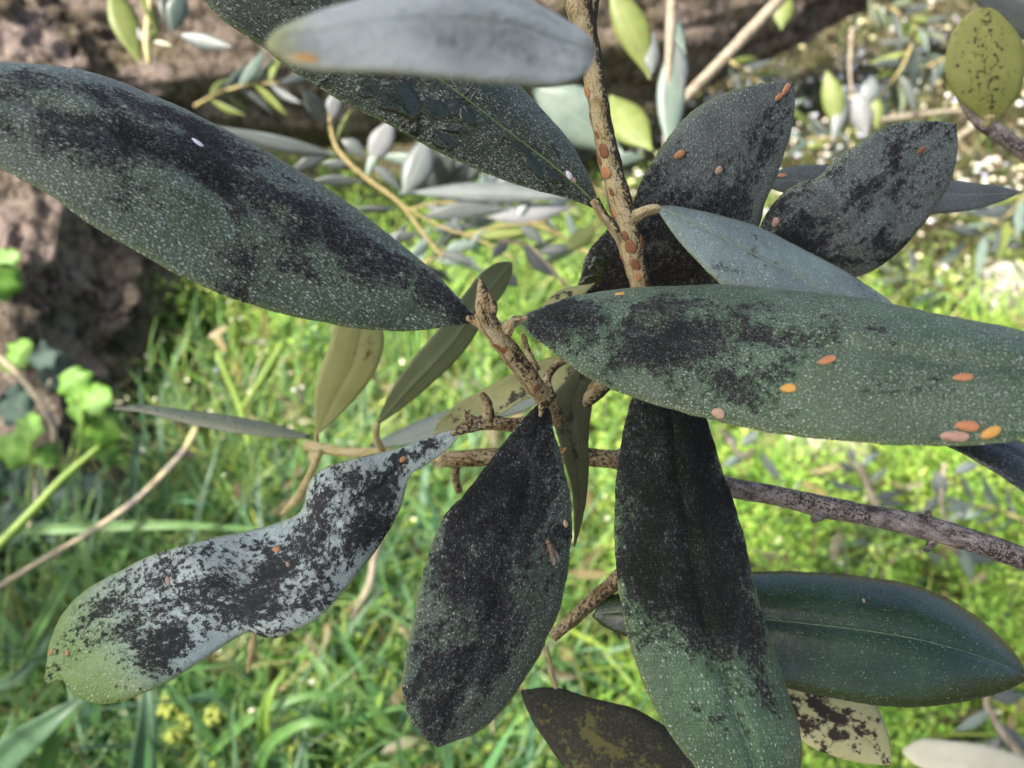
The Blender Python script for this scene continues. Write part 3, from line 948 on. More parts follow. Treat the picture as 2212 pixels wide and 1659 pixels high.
ptube(bB, [(1096, 720, .1275), (1104, 704, .127), (1106, 692, .1265)], [22, 18, 12], B_BUD, 'leaf_scar', n=10, sides=10, bumpy=.12, freq=700)

l1, m1, n1 = leaf(bB, [(1030, 690), (1008, 662), (985, 636), (945, 594), (900, 556), (820, 490), (740, 428), (640, 364), (500, 285), (380, 225), (250, 172), (150, 146), (0, 132), (-110, 136), (-210, 165), (-290, 225)],
                  [(1026, 696), (990, 702), (930, 709), (870, 713), (780, 708), (690, 693), (580, 668), (480, 635), (370, 585), (270, 530), (180, 475), (90, 412), (0, 362), (-100, 310), (-200, 262), (-290, 230)],
                  [.129, .128, .125, .121, .118, .117], [.016], (M_BIGLEFT, M_UNDER), label='biggest leaf, black and silver speckled, reaching off the left edge', cup=.30, groove=.07, wav=.03, seed=1, n=110, M=21, jit=.00007)
petiole(l1, [(1062, 722, .1285), (1044, 704, .1285), (1026, 694, .1285), (1008, 686, .1283)], [26, 24, 20, 12], B_BUD)

l7, m7, n7 = leaf(bB, [(1122, 688), (1142, 676), (1172, 663), (1240, 640), (1350, 622), (1480, 615), (1560, 614), (1700, 624), (1850, 640), (1950, 662), (2080, 689), (2212, 715), (2340, 765), (2420, 840)],
                  [(1122, 692), (1136, 712), (1162, 735), (1220, 780), (1280, 820), (1360, 855), (1450, 885), (1530, 905), (1650, 930), (1750, 945), (1900, 958), (2000, 962), (2100, 960), (2212, 945), (2340, 900), (2420, 845)],
                  [.1280, .126, .121, .113, .106, .102], [.014], (M_R7, M_UNDER), label='long speckled green leaf with orange insects, reaching off the right edge', cup=.34, groove=.09, wav=.03, seed=7, n=110, M=21, jit=.00007)
petiole(l7, [(1078, 722, .1285), (1098, 704, .128), (1116, 692, .128), (1140, 688, .1275)], [28, 26, 22, 12], B_BUD)

l9, m9, n9 = leaf(bB, [(1166, 872), (1150, 884), (1110, 930), (1060, 992), (1010, 1060), (962, 1112), (930, 1180), (910, 1262), (890, 1350), (875, 1430), (868, 1482), (880, 1540), (908, 1588), (945, 1614)],
                  [(1170, 872), (1186, 884), (1196, 930), (1214, 990), (1228, 1060), (1235, 1130), (1230, 1210), (1216, 1290), (1196, 1352), (1158, 1430), (1120, 1490), (1080, 1540), (1034, 1580), (986, 1600), (947, 1615)],
                  [.136, .133, .131, .130, .130], [-.006], (M_L9, M_UNDER), label='oval leaf almost wholly black with mould, hanging at centre bottom', cup=.22, groove=.07, wav=.04, seed=9, n=90, jit=.0001)
petiole(l9, [(1192, 850, .138), (1182, 866, .1375), (1170, 880, .136), (1166, 900, .1352)], [24, 22, 20, 10], B_BUD)

l10, m10, n10 = leaf(bB, [(1430, 790), (1395, 815), (1366, 862), (1355, 900), (1341, 962), (1331, 1040), (1329, 1120), (1328, 1180), (1334, 1250), (1345, 1322), (1360, 1390), (1390, 1472), (1432, 1560), (1482, 1632), (1540, 1700), (1620, 1780)],
                     [(1434, 790), (1480, 830), (1518, 880), (1540, 945), (1560, 1015), (1582, 1080), (1602, 1140), (1617, 1200), (1632, 1270), (1652, 1342), (1680, 1430), (1706, 1505), (1726, 1575), (1731, 1655), (1710, 1720), (1622, 1781)],
                     [.142, .139, .135, .131, .128], [-.006], (M_L10, M_UNDER), label='leaf with black upper half and clean green lower half', cup=.30, groove=.10, wav=.03, seed=10, n=96, jit=.00008)
midrib(l10, m10, n10, M_RIBG, .00013, .72, .97)

l8, m8, n8 = leaf(bB, [(992, 926), (965, 932), (930, 944), (870, 965), (790, 985), (730, 1000), (684, 1020), (662, 1055), (658, 1085), (642, 1110), (580, 1135), (500, 1155), (400, 1178), (300, 1210), (200, 1265), (142, 1320), (111, 1390), (104, 1440), (101, 1477)],
                  [(994, 932), (985, 950), (955, 980), (920, 1005), (884, 1030), (872, 1072), (858, 1120), (820, 1180), (770, 1240), (722, 1298), (682, 1340), (640, 1362), (600, 1378), (562, 1375), (540, 1365), (500, 1385), (440, 1425), (380, 1460), (320, 1490), (250, 1515), (200, 1518), (160, 1502), (146, 1474), (130, 1468), (104, 1480)],
                  [.143, .140, .137, .134, .131, .130], [.006, -.006, .010, .002, .012, .008], (M_L8, M_UNDER), label='wavy pale leaf mottled with black, its green tip pointing lower left', cup=.16, groove=.10, seed=8, n=96, jit=.00007, wav=.16)
petiole(l8, [(1170, 905, .147), (1110, 918, .1455), (1050, 912, .1445), (1010, 922, .1435), (975, 938, .1425)], [32, 30, 36, 30, 14], B_BROWN)
ptube(bB, [(1050, 915, .1445), (1056, 890, .1435), (1050, 865, .143), (1040, 850, .1428)], [30, 24, 20, 12], B_BROWN, 'stub', n=16, sides=12, bumpy=.14, freq=500)
ptube(bB, [(1030, 915, .1442), (1012, 900, .143), (1002, 886, .1425)], [24, 16, 4], B_BROWN, 'dry_bud', n=12, sides=10, bumpy=.14, freq=600)

leaf(bB, [(1262, 770), (1225, 820), (1200, 852), (1196, 900), (1215, 980), (1236, 1060), (1241, 1120), (1240, 1182)],
     [(1266, 770), (1282, 810), (1280, 862), (1272, 940), (1273, 1000), (1268, 1080), (1254, 1140), (1242, 1182)],
     [.150, .147, .149, .152], [-.004], (M_L15, M_L15), label='drab brown-green leaf underside behind the black oval leaf', cup=.10, groove=.08, seed=15, n=44, M=11, wav=.1)
leaf(bB, [(1262, 745), (1225, 765), (1180, 775), (1120, 800), (1050, 838), (990, 870), (948, 905), (935, 932)],
     [(1290, 800), (1240, 850), (1190, 858), (1140, 862), (1080, 896), (1010, 915), (960, 930), (937, 938)],
     [.152, .156, .158, .158], [.006], (M_L16, M_L16), label='curled cream and black spotted leaf under the twig', cup=-.35, groove=.03, seed=16, n=44, M=11, wav=.1)
ptube(bB, [(1190, 856, .146), (1180, 820, .148), (1200, 790, .150), (1225, 775, .151)], [22, 20, 18, 16], B_BROWN, 'stub', n=14, sides=10, bumpy=.12, freq=500)
ptube(bB, [(1160, 800, .141), (1140, 760, .142), (1130, 722, .142)], [18, 16, 10], B_BROWN, 'stub', n=14, sides=10, bumpy=.12, freq=500)
olive(bB, (1168, 668, .146), (1284, 612, .149), 50, 40, (M_L16, M_L16), label='small curled leaf edge with spotted underside', seed=14, n=24, M=9, cup=.4)

# ------------------------------------------------------------------ branch C : grey twig and the leaves at lower right
bC = thing('olive_branch', 'bare grey olive twig crossing behind the sooty leaves to the right edge', 'branch', at(2240, 1215, .146))
ptube(bC, [(2300, 1240, .145), (2212, 1207, .146), (2110, 1172, .147), (2010, 1142, .148), (1900, 1118, .149), (1790, 1097, .150), (1680, 1072, .152), (1575, 1052, .153), (1450, 1020, .155), (1330, 990, .156)],
      [54, 50, 48, 54, 46, 48, 42, 44, 42, 42], B_GREY, 'twig', n=110, sides=22, bumpy=.07, seed=9, freq=260)
ptube(bC, [(1340, 994, .156), (1240, 985, .157), (1130, 982, .158), (1040, 988, .159), (955, 992, .160)], [42, 38, 38, 40, 34], B_BROWN, 'twig', n=50, sides=18, bumpy=.1, seed=8, freq=300)
for pts, w in (([(2012, 1136, .1475), (2008, 1120, .147), (2004, 1106, .1465)], [22, 16, 13]), ([(2016, 1170, .1475), (2006, 1180, .147), (2000, 1190, .1465)], [20, 15, 12]),
               ([(1778, 1108, .149), (1766, 1116, .1475), (1758, 1122, .1465)], [24, 22, 16])):
    ptube(bC, pts, w, B_GREY, 'stub', n=8, sides=10, bumpy=.12, freq=700)
ptube(bC, [(985, 1010, .160), (984, 1035, .161), (992, 1062, .162)], [18, 18, 16], B_BROWN, 'stub', n=10, sides=10)
ptube(bC, [(1195, 1375, .160), (1240, 1335, .159), (1290, 1290, .158), (1345, 1240, .157), (1390, 1190, .156)], [26, 30, 34, 36, 36], B_BROWN, 'side_shoot', n=40, sides=14, bumpy=.12, seed=4)
ptube(bC, [(1180, 1400, .16), (1190, 1450, .16), (1202, 1490, .161)], [12, 14, 12], B_YEL, 'side_shoot', n=12, sides=8)
l11, m11, n11 = leaf(bC, [(1280, 1328), (1300, 1300), (1345, 1278), (1450, 1246), (1640, 1234), (1750, 1236), (1880, 1246), (1980, 1266), (2080, 1312), (2150, 1365), (2200, 1420), (2222, 1462)],
                     [(1280, 1334), (1310, 1358), (1370, 1380), (1480, 1430), (1600, 1462), (1720, 1492), (1800, 1508), (1900, 1524), (2000, 1526), (2100, 1512), (2180, 1490), (2222, 1466)],
                     [.156, .153, .151, .150], [.012], (M_L11, M_UNDER), label='clean glossy dark green leaf at lower right', cup=.42, groove=.10, wav=.03, seed=11, n=90)
midrib(l11, m11, n11, M_RIBG, .00016)
leaf(bC, [(1640, 1430), (1700, 1440), (1800, 1470), (1880, 1512), (1908, 1552), (1922, 1600), (1926, 1648)],
     [(1640, 1440), (1670, 1530), (1735, 1600), (1790, 1630), (1850, 1646), (1900, 1653), (1924, 1652)],
     [.165, .163, .162], [.006], (M_L12, M_UNDER), label='small cream leaf underside blotched black and brown', cup=.1, groove=.05, seed=12, n=44, M=11)
leaf(bC, [(1126, 1492), (1160, 1486), (1205, 1485), (1280, 1508), (1370, 1530), (1420, 1558), (1465, 1592), (1530, 1680), (1560, 1760)],
     [(1126, 1500), (1136, 1530), (1152, 1560), (1185, 1610), (1235, 1680), (1320, 1750), (1420, 1790), (1500, 1795), (1560, 1765)],
     [.160, .157, .155], [.006], (M_L13, M_UNDER), label='dark brown blotched leaf underside at the bottom edge', cup=.14, groove=.03, seed=13, n=50, M=13)

# ------------------------------------------------------------------ branch D : thin yellow-green twig at left
bD = thing('olive_branch', 'thin yellow-green twig with cream and narrow leaves behind the big left leaf', 'branch', at(830, 982, .20))
ptube(bD, [(960, 992, .185), (900, 985, .19), (830, 978, .195), (740, 976, .20), (660, 962, .205)], [20, 20, 22, 22, 24], B_YEL, 'twig', n=40, sides=12)
ptube(bD, [(690, 978, .2), (668, 1030, .21), (640, 1080, .22), (610, 1110, .225)], [16, 18, 22, 10], B_YEL, 'side_shoot', n=20, sides=10)
l18, _, _ = leaf(bD, [(682, 940), (680, 900), (679, 860), (688, 810), (706, 760), (722, 700), (750, 640)], [(686, 940), (720, 910), (760, 870), (790, 835), (815, 795), (830, 720), (790, 650)],
     [.202, .19, .18], [-.004], (M_L18, M_L18), label='cream-yellow leaf underside hanging under the big left leaf', cup=.08, groove=.06, seed=18, n=40, M=11)
ptube(l18, [(684, 960, .204), (684, 935, .202)], [10, 10], B_YEL, 'petiole', n=6, sides=8)
l17, _, _ = leaf(bD, [(815, 915), (826, 880), (860, 820), (905, 760), (950, 708), (1000, 640), (1040, 590), (1078, 566), (1104, 566)], [(818, 918), (860, 890), (915, 845), (975, 790), (1020, 735), (1050, 680), (1090, 630), (1108, 585), (1106, 568)],
     [.188, .178, .172, .172], [-.006], (M_L17, M_L17), label='olive-grey leaf with pale central stripe behind the bud', cup=.05, groove=-.10, seed=17, n=44, M=13)
ptube(l17, [(816, 912, .188), (812, 940, .19), (824, 972, .194)], [14, 15, 17], B_YEL, 'petiole', n=10, sides=8)
leaf(bD, [(668, 940), (600, 918), (500, 898), (400, 885), (300, 874), (246, 880)], [(668, 948), (600, 945), (500, 934), (400, 914), (300, 890), (246, 884)],
     [.205, .21, .22], [.006], (M_FERN, M_UNDER), label='narrow dark leaf seen almost edge-on, pointing left', cup=.3, groove=.05, seed=19, n=36, M=9)
leaf(bD, [(800, 960), (870, 925), (950, 890), (1050, 865), (1140, 850), (1200, 830)], [(800, 966), (900, 960), (990, 930), (1080, 905), (1150, 880), (1204, 836)],
     [.22, .215, .21], [.004], (M_TEAL, M_TEAL), label='dusty green leaf behind the curled leaf', cup=.1, groove=.05, seed=29, n=30, M=9)

# ------------------------------------------------------------------ single leaves of branches outside the frame
def lone(label, at_px, E1, E2, depth, tilt, mats, **kw):
    r = thing('olive_leaf', label, 'leaf', at(*at_px))
    return r, leaf(r, E1, E2, depth, tilt, mats, name='blade', **kw)


r3, (l3, m3, n3) = lone('silvery grey leaf closest to the viewer, at the top over the wet leaf', (1285, 120, .062),
     [(1286, 110), (1274, 78), (1225, 44), (1170, 12), (1100, -18), (980, -32), (850, -20), (760, 2), (660, 34), (596, 66), (575, 92)],
     [(1286, 118), (1272, 150), (1215, 180), (1130, 181), (1000, 171), (850, 156), (720, 150), (640, 140), (590, 112), (575, 96)],
     [.075, .070, .064, .060], [.012], (M_NEAR, M_UNDER), cup=.12, groove=.02, seed=3)
midrib(l3, m3, n3, M_RIBG, .0001)
r23, (l23, m23, n23) = lone('dark blue-black leaf at the right edge under the long speckled leaf', (2330, 1100, .11),
     [(2330, 1110), (2300, 1030), (2212, 955), (2130, 930), (2060, 935), (2020, 948)], [(2328, 1116), (2270, 1092), (2212, 1062), (2150, 1020), (2090, 985), (2022, 952)],
     [.112, .113, .116], [.006], (M_DARK, M_UNDER), cup=.2, groove=.05, seed=23, n=40, M=11)
midrib(l23, m23, n23, M_RIBG, .0001)
r24, (l24, m24, n24) = lone('pale cream leaf out of focus in the bottom right corner', (2260, 1720, .36),
     [(2300, 1740), (2250, 1660), (2150, 1615), (2050, 1600), (1985, 1598), (1950, 1618)], [(2296, 1746), (2200, 1740), (2100, 1700), (2020, 1670), (1972, 1648), (1950, 1624)],
     [.42, .40, .40], [.02], (M_CREAM, M_CREAM), cup=.1, groove=.04, seed=24, n=30, M=9)

bE = thing('olive_branch', 'grey twig at the top right corner carrying a rounded yellow leaf with brown dots', 'branch', at(2240, 350, .2))
ptube(bE, [(2270, 370, .2), (2212, 328, .2), (2160, 290, .2), (2120, 262, .2), (2092, 232, .2), (2068, 206, .2)], [34, 32, 36, 34, 26, 8], B_GREY, 'twig', n=40, sides=14)
ptube(bE, [(2128, 268, .199), (2136, 262, .198), (2138, 250, .197)], [20, 20, 20], B_YEL, 'side_shoot', n=8, sides=8)
leaf(bE, [(2132, 268), (2108, 245), (2070, 215), (2044, 170), (2042, 120), (2058, 70), (2085, 35), (2112, 18), (2132, 16)], [(2146, 266), (2165, 248), (2195, 215), (2212, 170), (2216, 120), (2200, 75), (2170, 38), (2150, 20), (2134, 16)],
     [.198, .194, .192], [.004], (M_L20, M_L20), label='rounded yellow-green leaf with brown dots', cup=.12, groove=.02, seed=20, n=44, M=13)
leaf(bE, [(2330, 60), (2280, 90), (2220, 88), (2170, 60), (2120, 20), (2090, -20)], [(2330, 40), (2300, -20), (2250, -60), (2190, -80), (2130, -60), (2092, -24)],
     [.27, .27, .27], [.01], (M_GREY, M_GREY), label='blue-grey leaf cut by the top right corner', cup=.1, groove=.05, seed=31, n=26, M=9)

# ------------------------------------------------------------------ sprigs further back
def sprig(label, stem, sw, smat, leaves, cat='sprig', extra=(), group='olive sprigs behind the sooty branch', name='olive_sprig', roll=None):
    r = thing(name, label, cat, at(*stem[0]), group)
    ptube(r, stem, sw, smat, 'stem', n=max(12, 6 * len(stem)), sides=8, bumpy=.08, freq=120)
    for e in extra:
        ptube(r, e, 6, smat, 'stem', n=18, sides=7, bumpy=.08, freq=120)
    for i, q in enumerate(leaves):
        b, t_, w, m = q[:4]
        rl = q[4] if len(q) > 4 else random.uniform(-30, 30)
        olive(r, b, t_, w, rl, (m, m), seed=i, bend=random.uniform(-.05, .05), curl=random.uniform(-.08, .08))
    return r


D = .42
sprig('blue-grey olive sprig with narrow leaves hanging between the two big leaves', [(708, 236, D), (728, 320, D), (788, 382, D), (865, 440, D), (911, 500, D), (960, 560, D)], [9, 10, 10, 10, 9, 7], B_SPRIG, [
    ((722, 332, D), (446, 272, D - .02), 34, M_GREY, 10), ((716, 330, D), (622, 376, D), 28, M_GREYD, 10), ((708, 268, D), (652, 190, D - .02), 42, M_GREY, 20),
    ((714, 262, D), (738, 188, D), 34, M_LILAC, 0), ((726, 306, D), (762, 232, D), 9, M_OLIVE, 0), ((736, 300, D), (792, 340, D), 32, M_GREYD, 10),
    ((800, 352, D), (852, 256, D), 54, M_LILAC, 10), ((802, 354, D), (868, 412, D), 24, M_GREYD, 10), ((784, 392, D), (664, 391, D), 26, M_GREYD, 20),
    ((858, 452, D), (750, 455, D), 18, M_GREYD, 30), ((872, 420, D), (924, 284, D), 66, M_GREY, 10), ((890, 412, D + .03), (990, 320, D), 70, M_GREYD, 0),
    ((960, 410, D + .03), (1060, 330, D), 64, M_GREY, 0), ((878, 416, D), (1258, 434, D), 46, M_GREY, 20), ((912, 468, D), (1100, 452, D), 44, M_GREYD, 10),
    ((1050, 470, D), (1244, 444, D), 46, M_LILAC, 20), ((905, 506, D), (820, 518, D), 22, M_GREYD, 10), ((930, 500, D), (1030, 488, D), 20, M_GREYD, 10),
    ((960, 540, D), (1030, 520, D), 26, M_TEAL, 10), ((880, 480, D), (830, 560, D), 20, M_GREYD, 10), ((1010, 505, D), (1150, 498, D), 34, M_OLIVE, 35), ((1060, 492, D), (1010, 545, D), 22, M_TEAL, 20),
    ((1120, 486, D), (1180, 530, D), 26, M_GREYD, 10), ((1100, 490, D), (1150, 420, D), 24, M_GREY, 20), ((1000, 505, D), (960, 460, D), 26, M_GREYD, 10),
    ((930, 520, D), (880, 570, D), 22, M_TEAL, 10), ((948, 545, D), (1030, 570, D), 24, M_GREYD, 10), ((790, 384, D), (830, 300, D), 22, M_TEAL, 20), ((760, 352, D), (690, 352, D), 22, M_GREY, 20)],
    extra=([(868, 442, D), (930, 478, D), (1000, 505, D), (1080, 490, D), (1180, 478, D)], [(880, 455, D), (930, 440, D), (1000, 436, D)], [(1000, 505, D), (1060, 530, D), (1110, 560, D)]))
D2 = .36
sprig('slim sprig with slate leaves in front of the bright grass, right of the centre', [(1080, 520, D2), (1140, 530, D2), (1200, 590, D2), (1250, 650, D2)], [8, 8, 8, 6], B_PALE, [
    ((1128, 532, D2), (1200, 600, D2), 30, M_GREYD, 10), ((1214, 540, D2), (1292, 484, D2), 40, M_OLIVE, 20), ((1160, 545, D2), (1240, 530, D2), 24, M_GREYD, 20),
    ((1090, 590, D2), (1120, 620, D2), 26, M_GREYD, 0), ((1100, 520, D2), (1060, 560, D2), 24, M_GREYD, 0)])
D3 = .45
sprig('sprig with olive-green leaves and a yellow bud before the trunk, top left', [(330, -40, D3), (322, 30, D3), (318, 90, D3), (322, 140, D3)], [12, 14, 20, 10], B_YEL, [
    ((240, -30, D3), (302, 140, D3), 60, M_OLIVE, 10), ((300, -30, D3), (340, 80, D3), 34, M_OLIVE, 40), ((384, 74, D3), (506, 104, D3), 34, M_GREY, 10),
    ((400, -20, D3), (372, 72, D3), 44, M_TEAL, 10), ((352, -20, D3), (362, 60, D3), 26, M_GREYD, 10), ((318, 96, D3), (296, 56, D3), 16, M_LILAC, 0),
    ((330, 90, D3), (372, 100, D3), 10, M_CREAM, 0), ((320, 100, D3), (340, 60, D3), 16, M_OLIVE, 0)])
D4 = .40
sprig('sprig with yellow-green and grey leaves beside the spotted twig at the top', [(1452, -60, D4), (1450, 20, D4), (1446, 110, D4), (1440, 220, D4), (1436, 330, D4)], [24, 24, 20, 14, 10], B_PALE, [
    ((1316, -30, D4), (1404, 168, D4), 72, M_OLIVE, 10), ((1450, 100, D4), (1442, 335, D4), 62, M_TEAL, 10), ((1408, 160, D4), (1412, 70, D4), 36, M_GREY, 0),
    ((1462, 90, D4), (1472, 210, D4), 40, M_GREY, 10), ((1318, 205, D4 + .02), (1412, 332, D4), 84, M_OLIVE, 10), ((1150, 190, D4 + .05), (1345, 332, D4 + .05), 120, M_TEAL, 0),
    ((1440, 20, D4), (1480, 120, D4), 30, M_TEAL, 20), ((1390, 340, D4), (1300, 360, D4), 30, M_TEAL, 10)])
D5 = .75
sprig('little hanging sprig of green and silver leaves before the stony ground', [(1840, 60, D5), (1836, 150, D5), (1840, 205, D5)], [8, 8, 6], B_PALE, [
    ((1785, 150, D5), (1806, 285, D5), 46, M_OLIVE, 0), ((1824, 180, D5), (1796, 310, D5), 32, M_GREY, 0), ((1848, 196, D5), (1872, 300, D5), 48, M_LILAC, 0),
    ((1884, 165, D5), (1866, 230, D5), 44, M_GREY, 0), ((1884, 200, D5), (1894, 280, D5), 34, M_OLIVE, 0), ((1700, -20, D5), (1688, 66, D5), 46, M_OLIVE, 0)])
D6 = .62
sprig('sprig with small dark leaves over the lime-green grass under the long leaf', [(1560, 930, D6), (1605, 985, D6), (1630, 970, D6)], [10, 12, 8], B_PALE, [
    ((1640, 975, D6), (1690, 1045, D6), 20, M_GREYD, 0), ((1610, 985, D6), (1560, 1010, D6), 22, M_TEAL, 20), ((1600, 960, D6), (1640, 930, D6), 24, M_TEAL, 10),
    ((1590, 970, D6), (1560, 930, D6), 22, M_TEAL, 10), ((1625, 960, D6), (1690, 945, D6), 22, M_OLIVE, 10)])
sprig('dark-leaved sprig in the bright grass above the grey twig at right', [(1850, 1000, D6), (1870, 1040, D6), (1890, 1090, D6), (1905, 1130, D6)], [12, 14, 14, 10], B_PALE, [
    ((1848, 1000, D6), (1832, 958, D6), 14, M_GREYD, 0), ((1852, 1020, D6), (1808, 996, D6), 16, M_GREYD, 0), ((1868, 1062, D6), (1785, 1036, D6), 16, M_GREYD, 0),
    ((1880, 1080, D6), (1955, 1062, D6), 18, M_GREYD, 0), ((1890, 1092, D6), (1960, 1090, D6), 16, M_GREYD, 0), ((1860, 1010, D6), (1905, 972, D6), 16, M_TEAL, 0),
    ((1875, 1050, D6), (1920, 1010, D6), 14, M_TEAL, 0), ((1965, 1122, D6), (1995, 1100, D6), 16, M_GREYD, 0)])
sprig('slate-leaved sprig right of the bright grass, by the right edge', [(2040, 1000, D6), (2034, 1090, D6), (2060, 1180, D6)], [10, 10, 8], B_PALE, [
    ((2022, 1015, D6), (2034, 1085, D6), 32, M_GREYD, 0), ((2040, 1100, D6), (2110, 1090, D6), 22, M_TEAL, 0), ((2030, 1070, D6), (1990, 1120, D6), 20, M_GREYD, 0),
    ((2060, 1190, D6), (2150, 1215, D6), 30, M_GREYD, 0), ((2070, 1180, D6), (2100, 1260, D6), 26, M_TEAL, 0), ((2060, 1020, D6), (2120, 1000, D6), 22, M_GREY, 0)])
sprig('sprig of slate leaves in the lower right corner beside the clean leaf', [(2212, 1640, .5), (2150, 1560, .5), (2130, 1500, .5), (2190, 1420, .5)], [18, 16, 14, 12], B_PALE, [
    ((2150, 1560, .5), (2240, 1650, .5), 44, M_GREYD, 0), ((2140, 1530, .5), (2060, 1580, .5), 24, M_TEAL, 0), ((2140, 1510, .5), (2220, 1500, .5), 30, M_GREYD, 0),
    ((2160, 1590, .5), (2120, 1660, .5), 30, M_GREYD, 0), ((2130, 1500, .5), (2060, 1470, .5), 20, M_TEAL, 0), ((2180, 1440, .5), (2120, 1410, .5), 20, M_TEAL, 0)])
sprig('faint sprig in the sunlit grass below the grey twig', [(1900, 1250, .7), (1940, 1200, .7), (2000, 1190, .7)], [9, 9, 8], B_PALE, [
    ((1900, 1215, .7), (1870, 1250, .7), 16, M_GREYD, 0), ((1935, 1205, .7), (1990, 1175, .7), 20, M_OLIVE, 0), ((1880, 1180, .7), (1845, 1165, .7), 14, M_GREYD, 0), ((2000, 1190, .7), (2060, 1240, .7), 22, M_TEAL, 0)])

def wild_sprig(label, x0, y0, x1, y1, d, n, size, mats, sw=8):
    a = math.atan2(y1 - y0, x1 - x0); L = math.hypot(x1 - x0, y1 - y0)
    bow = random.uniform(-.12, .12) * L
    P = [(x0 + (x1 - x0) * t - math.sin(a) * bow * math.sin(math.pi * t), y0 + (y1 - y0) * t + math.cos(a) * bow * math.sin(math.pi * t), d + random.uniform(-.02, .02)) for t in np.linspace(0, 1, 6)]
    lv = []
    for i in range(n):
        t = (i // 2 + 1) / (n / 2 + .5)
        k = min(4, int(t * 5)); f = t * 5 - k
        b = tuple(np.array(P[k]) * (1 - f) + np.array(P[k + 1]) * f)
        da = (1 if i % 2 else -1) * random.uniform(.5, 1.0)
        ll = size * random.uniform(.75, 1.2)
        lv.append((b, (b[0] + math.cos(a + da) * ll, b[1] + math.sin(a + da) * ll, d + random.uniform(-.04, .04)), ll * random.uniform(.17, .26), random.choice(mats), random.uniform(-50, 50)))
    lv.append((P[-1], (P[-1][0] + math.cos(a) * size, P[-1][1] + math.sin(a) * size, d), size * .2, random.choice(mats), 0))
    sprig(label, P, [sw, sw, sw, sw * .8, sw * .7, sw * .5], B_SPRIG, lv)


GM = [M_GREY, M_GREYD, M_TEAL, M_GREYD, M_TEAL]
wild_sprig('greyish sprig crossing behind the base of the wet leaf', 1310, 420, 960, 360, .55, 12, 150, GM)
wild_sprig('slate sprig between the wet leaf and the bright grass, above the bud', 1290, 560, 1010, 470, .5, 12, 110, [M_GREYD, M_TEAL, M_OLIVE])
wild_sprig('small dim sprig just above the bud at the centre', 880, 590, 1000, 520, .6, 8, 90, GM)
wild_sprig('sprig of soft green leaves right of the diagonal stem under the low limb', 1480, 330, 1660, 250, .8, 12, 90, [M_TEAL, M_OLIVE, M_GREYD])
wild_sprig('sprig of dull leaves over the stony ground left of the rounded yellow leaf', 1980, 60, 1900, 210, .9, 12, 80, [M_TEAL, M_GREYD, M_OLIVE])
wild_sprig('sprig of dull leaves at the right edge below the rounded yellow leaf', 2230, 400, 2090, 520, .8, 12, 90, [M_TEAL, M_GREYD, M_OLIVE])
wild_sprig('leafy sprig over the bright grass between grey twig and clean leaf, right', 2090, 1290, 1930, 1170, .75, 10, 80, [M_GREYD, M_FERN, M_OLIVE])
wild_sprig('dark fine sprig in the grass right of the black and green leaf', 1640, 1170, 1700, 1080, .75, 8, 60, [M_GREYD, M_FERN])
wild_sprig('leafy sprig before the low limb, left of the wet leaf', 420, 230, 600, 180, .7, 10, 90, [M_TEAL, M_GREY, M_OLIVE])
wild_sprig('tuft of dull leaves at the right edge under the dark leaf', 2220, 1130, 2090, 1090, .7, 8, 80, GM)

DULL = [M_TEAL, M_GREYD, M_FERN, M_OLIVE, M_GREYD]
wild_sprig('dull olive sprig over the stony ground under the low limb, right of the diagonal stem', 1560, 120, 1700, 230, 1.1, 14, 70, DULL)
wild_sprig('dull olive sprig over the stony ground above the lobed leaf', 2060, 120, 1940, 190, 1.2, 14, 70, DULL)
wild_sprig('dull olive sprig between the pointed leaf and the lobed leaf', 1880, 340, 1740, 300, 1.1, 12, 70, DULL)
wild_sprig('dull olive sprig along the top edge left of the rounded yellow leaf', 1860, -20, 1990, 60, 1.2, 14, 70, DULL)
wild_sprig('dull olive sprig at the right edge beside the grey leaf tip', 2240, 560, 2120, 470, 1.0, 14, 80, DULL)
wild_sprig('dull olive sprig below the lobed leaf over the pale ground', 2080, 640, 1950, 590, 1.0, 12, 75, DULL)

# bare stems seen behind
def stem_thing(label, pts, w, mat, cat='stem', name='dry_stem', group=None):
    r = thing(name, label, cat, at(*pts[0]), group)
    ptube(r, pts, w, mat, 'stalk', n=24, sides=10, bumpy=.06, freq=60)
    return r


stem_thing('straight pale stem slanting down from the top edge right of the twig', [(1720, -40, .6), (1660, 25, .6), (1560, 130, .6), (1470, 222, .6)], [26, 26, 24, 22], B_PALE)
stem_thing('thin straw stem lying level behind the tip of the lobed leaf', [(1880, 262, .9), (1960, 252, .9), (2060, 240, .9), (2120, 238, .9)], [12, 12, 12, 8], B_PALE)
stem_thing('short straw stem rising behind the lobed leaf towards the grey twig', [(2040, 320, .8), (2080, 290, .8), (2110, 270, .8)], [14, 14, 12], B_PALE)
r = stem_thing('dried tan stem with green joint crossing the lower left grass', [(-40, 1290, .62), (100, 1205, .63), (210, 1140, .64), (300, 1075, .65), (380, 995, .66), (412, 955, .66)], [11, 12, 13, 14, 13, 10], B_VINE)
ptube(r, [(405, 962, .66), (418, 940, .66), (424, 922, .66)], [14, 18, 9], B_YEL, 'bud', n=10, sides=8)
M_GST = plain_mat('green_stalk', (.16, .26, .04), (.22, .32, .06), 60, .5, .2)
stem_thing('straight bright green grass stalk slanting through the lower left', [(-40, 1215, .55), (60, 1115, .56), (140, 1030, .57), (215, 965, .58)], [22, 20, 17, 13], M_GST, 'stalk', 'grass_stalk')
stem_thing('curved grey vine stem at the left edge before the trunk', [(-30, 745, .72), (30, 800, .72), (80, 860, .72), (112, 910, .72), (118, 960, .72), (108, 1010, .72)], [14, 15, 15, 14, 13, 10], B_VINE, 'vine', 'vine_stem')
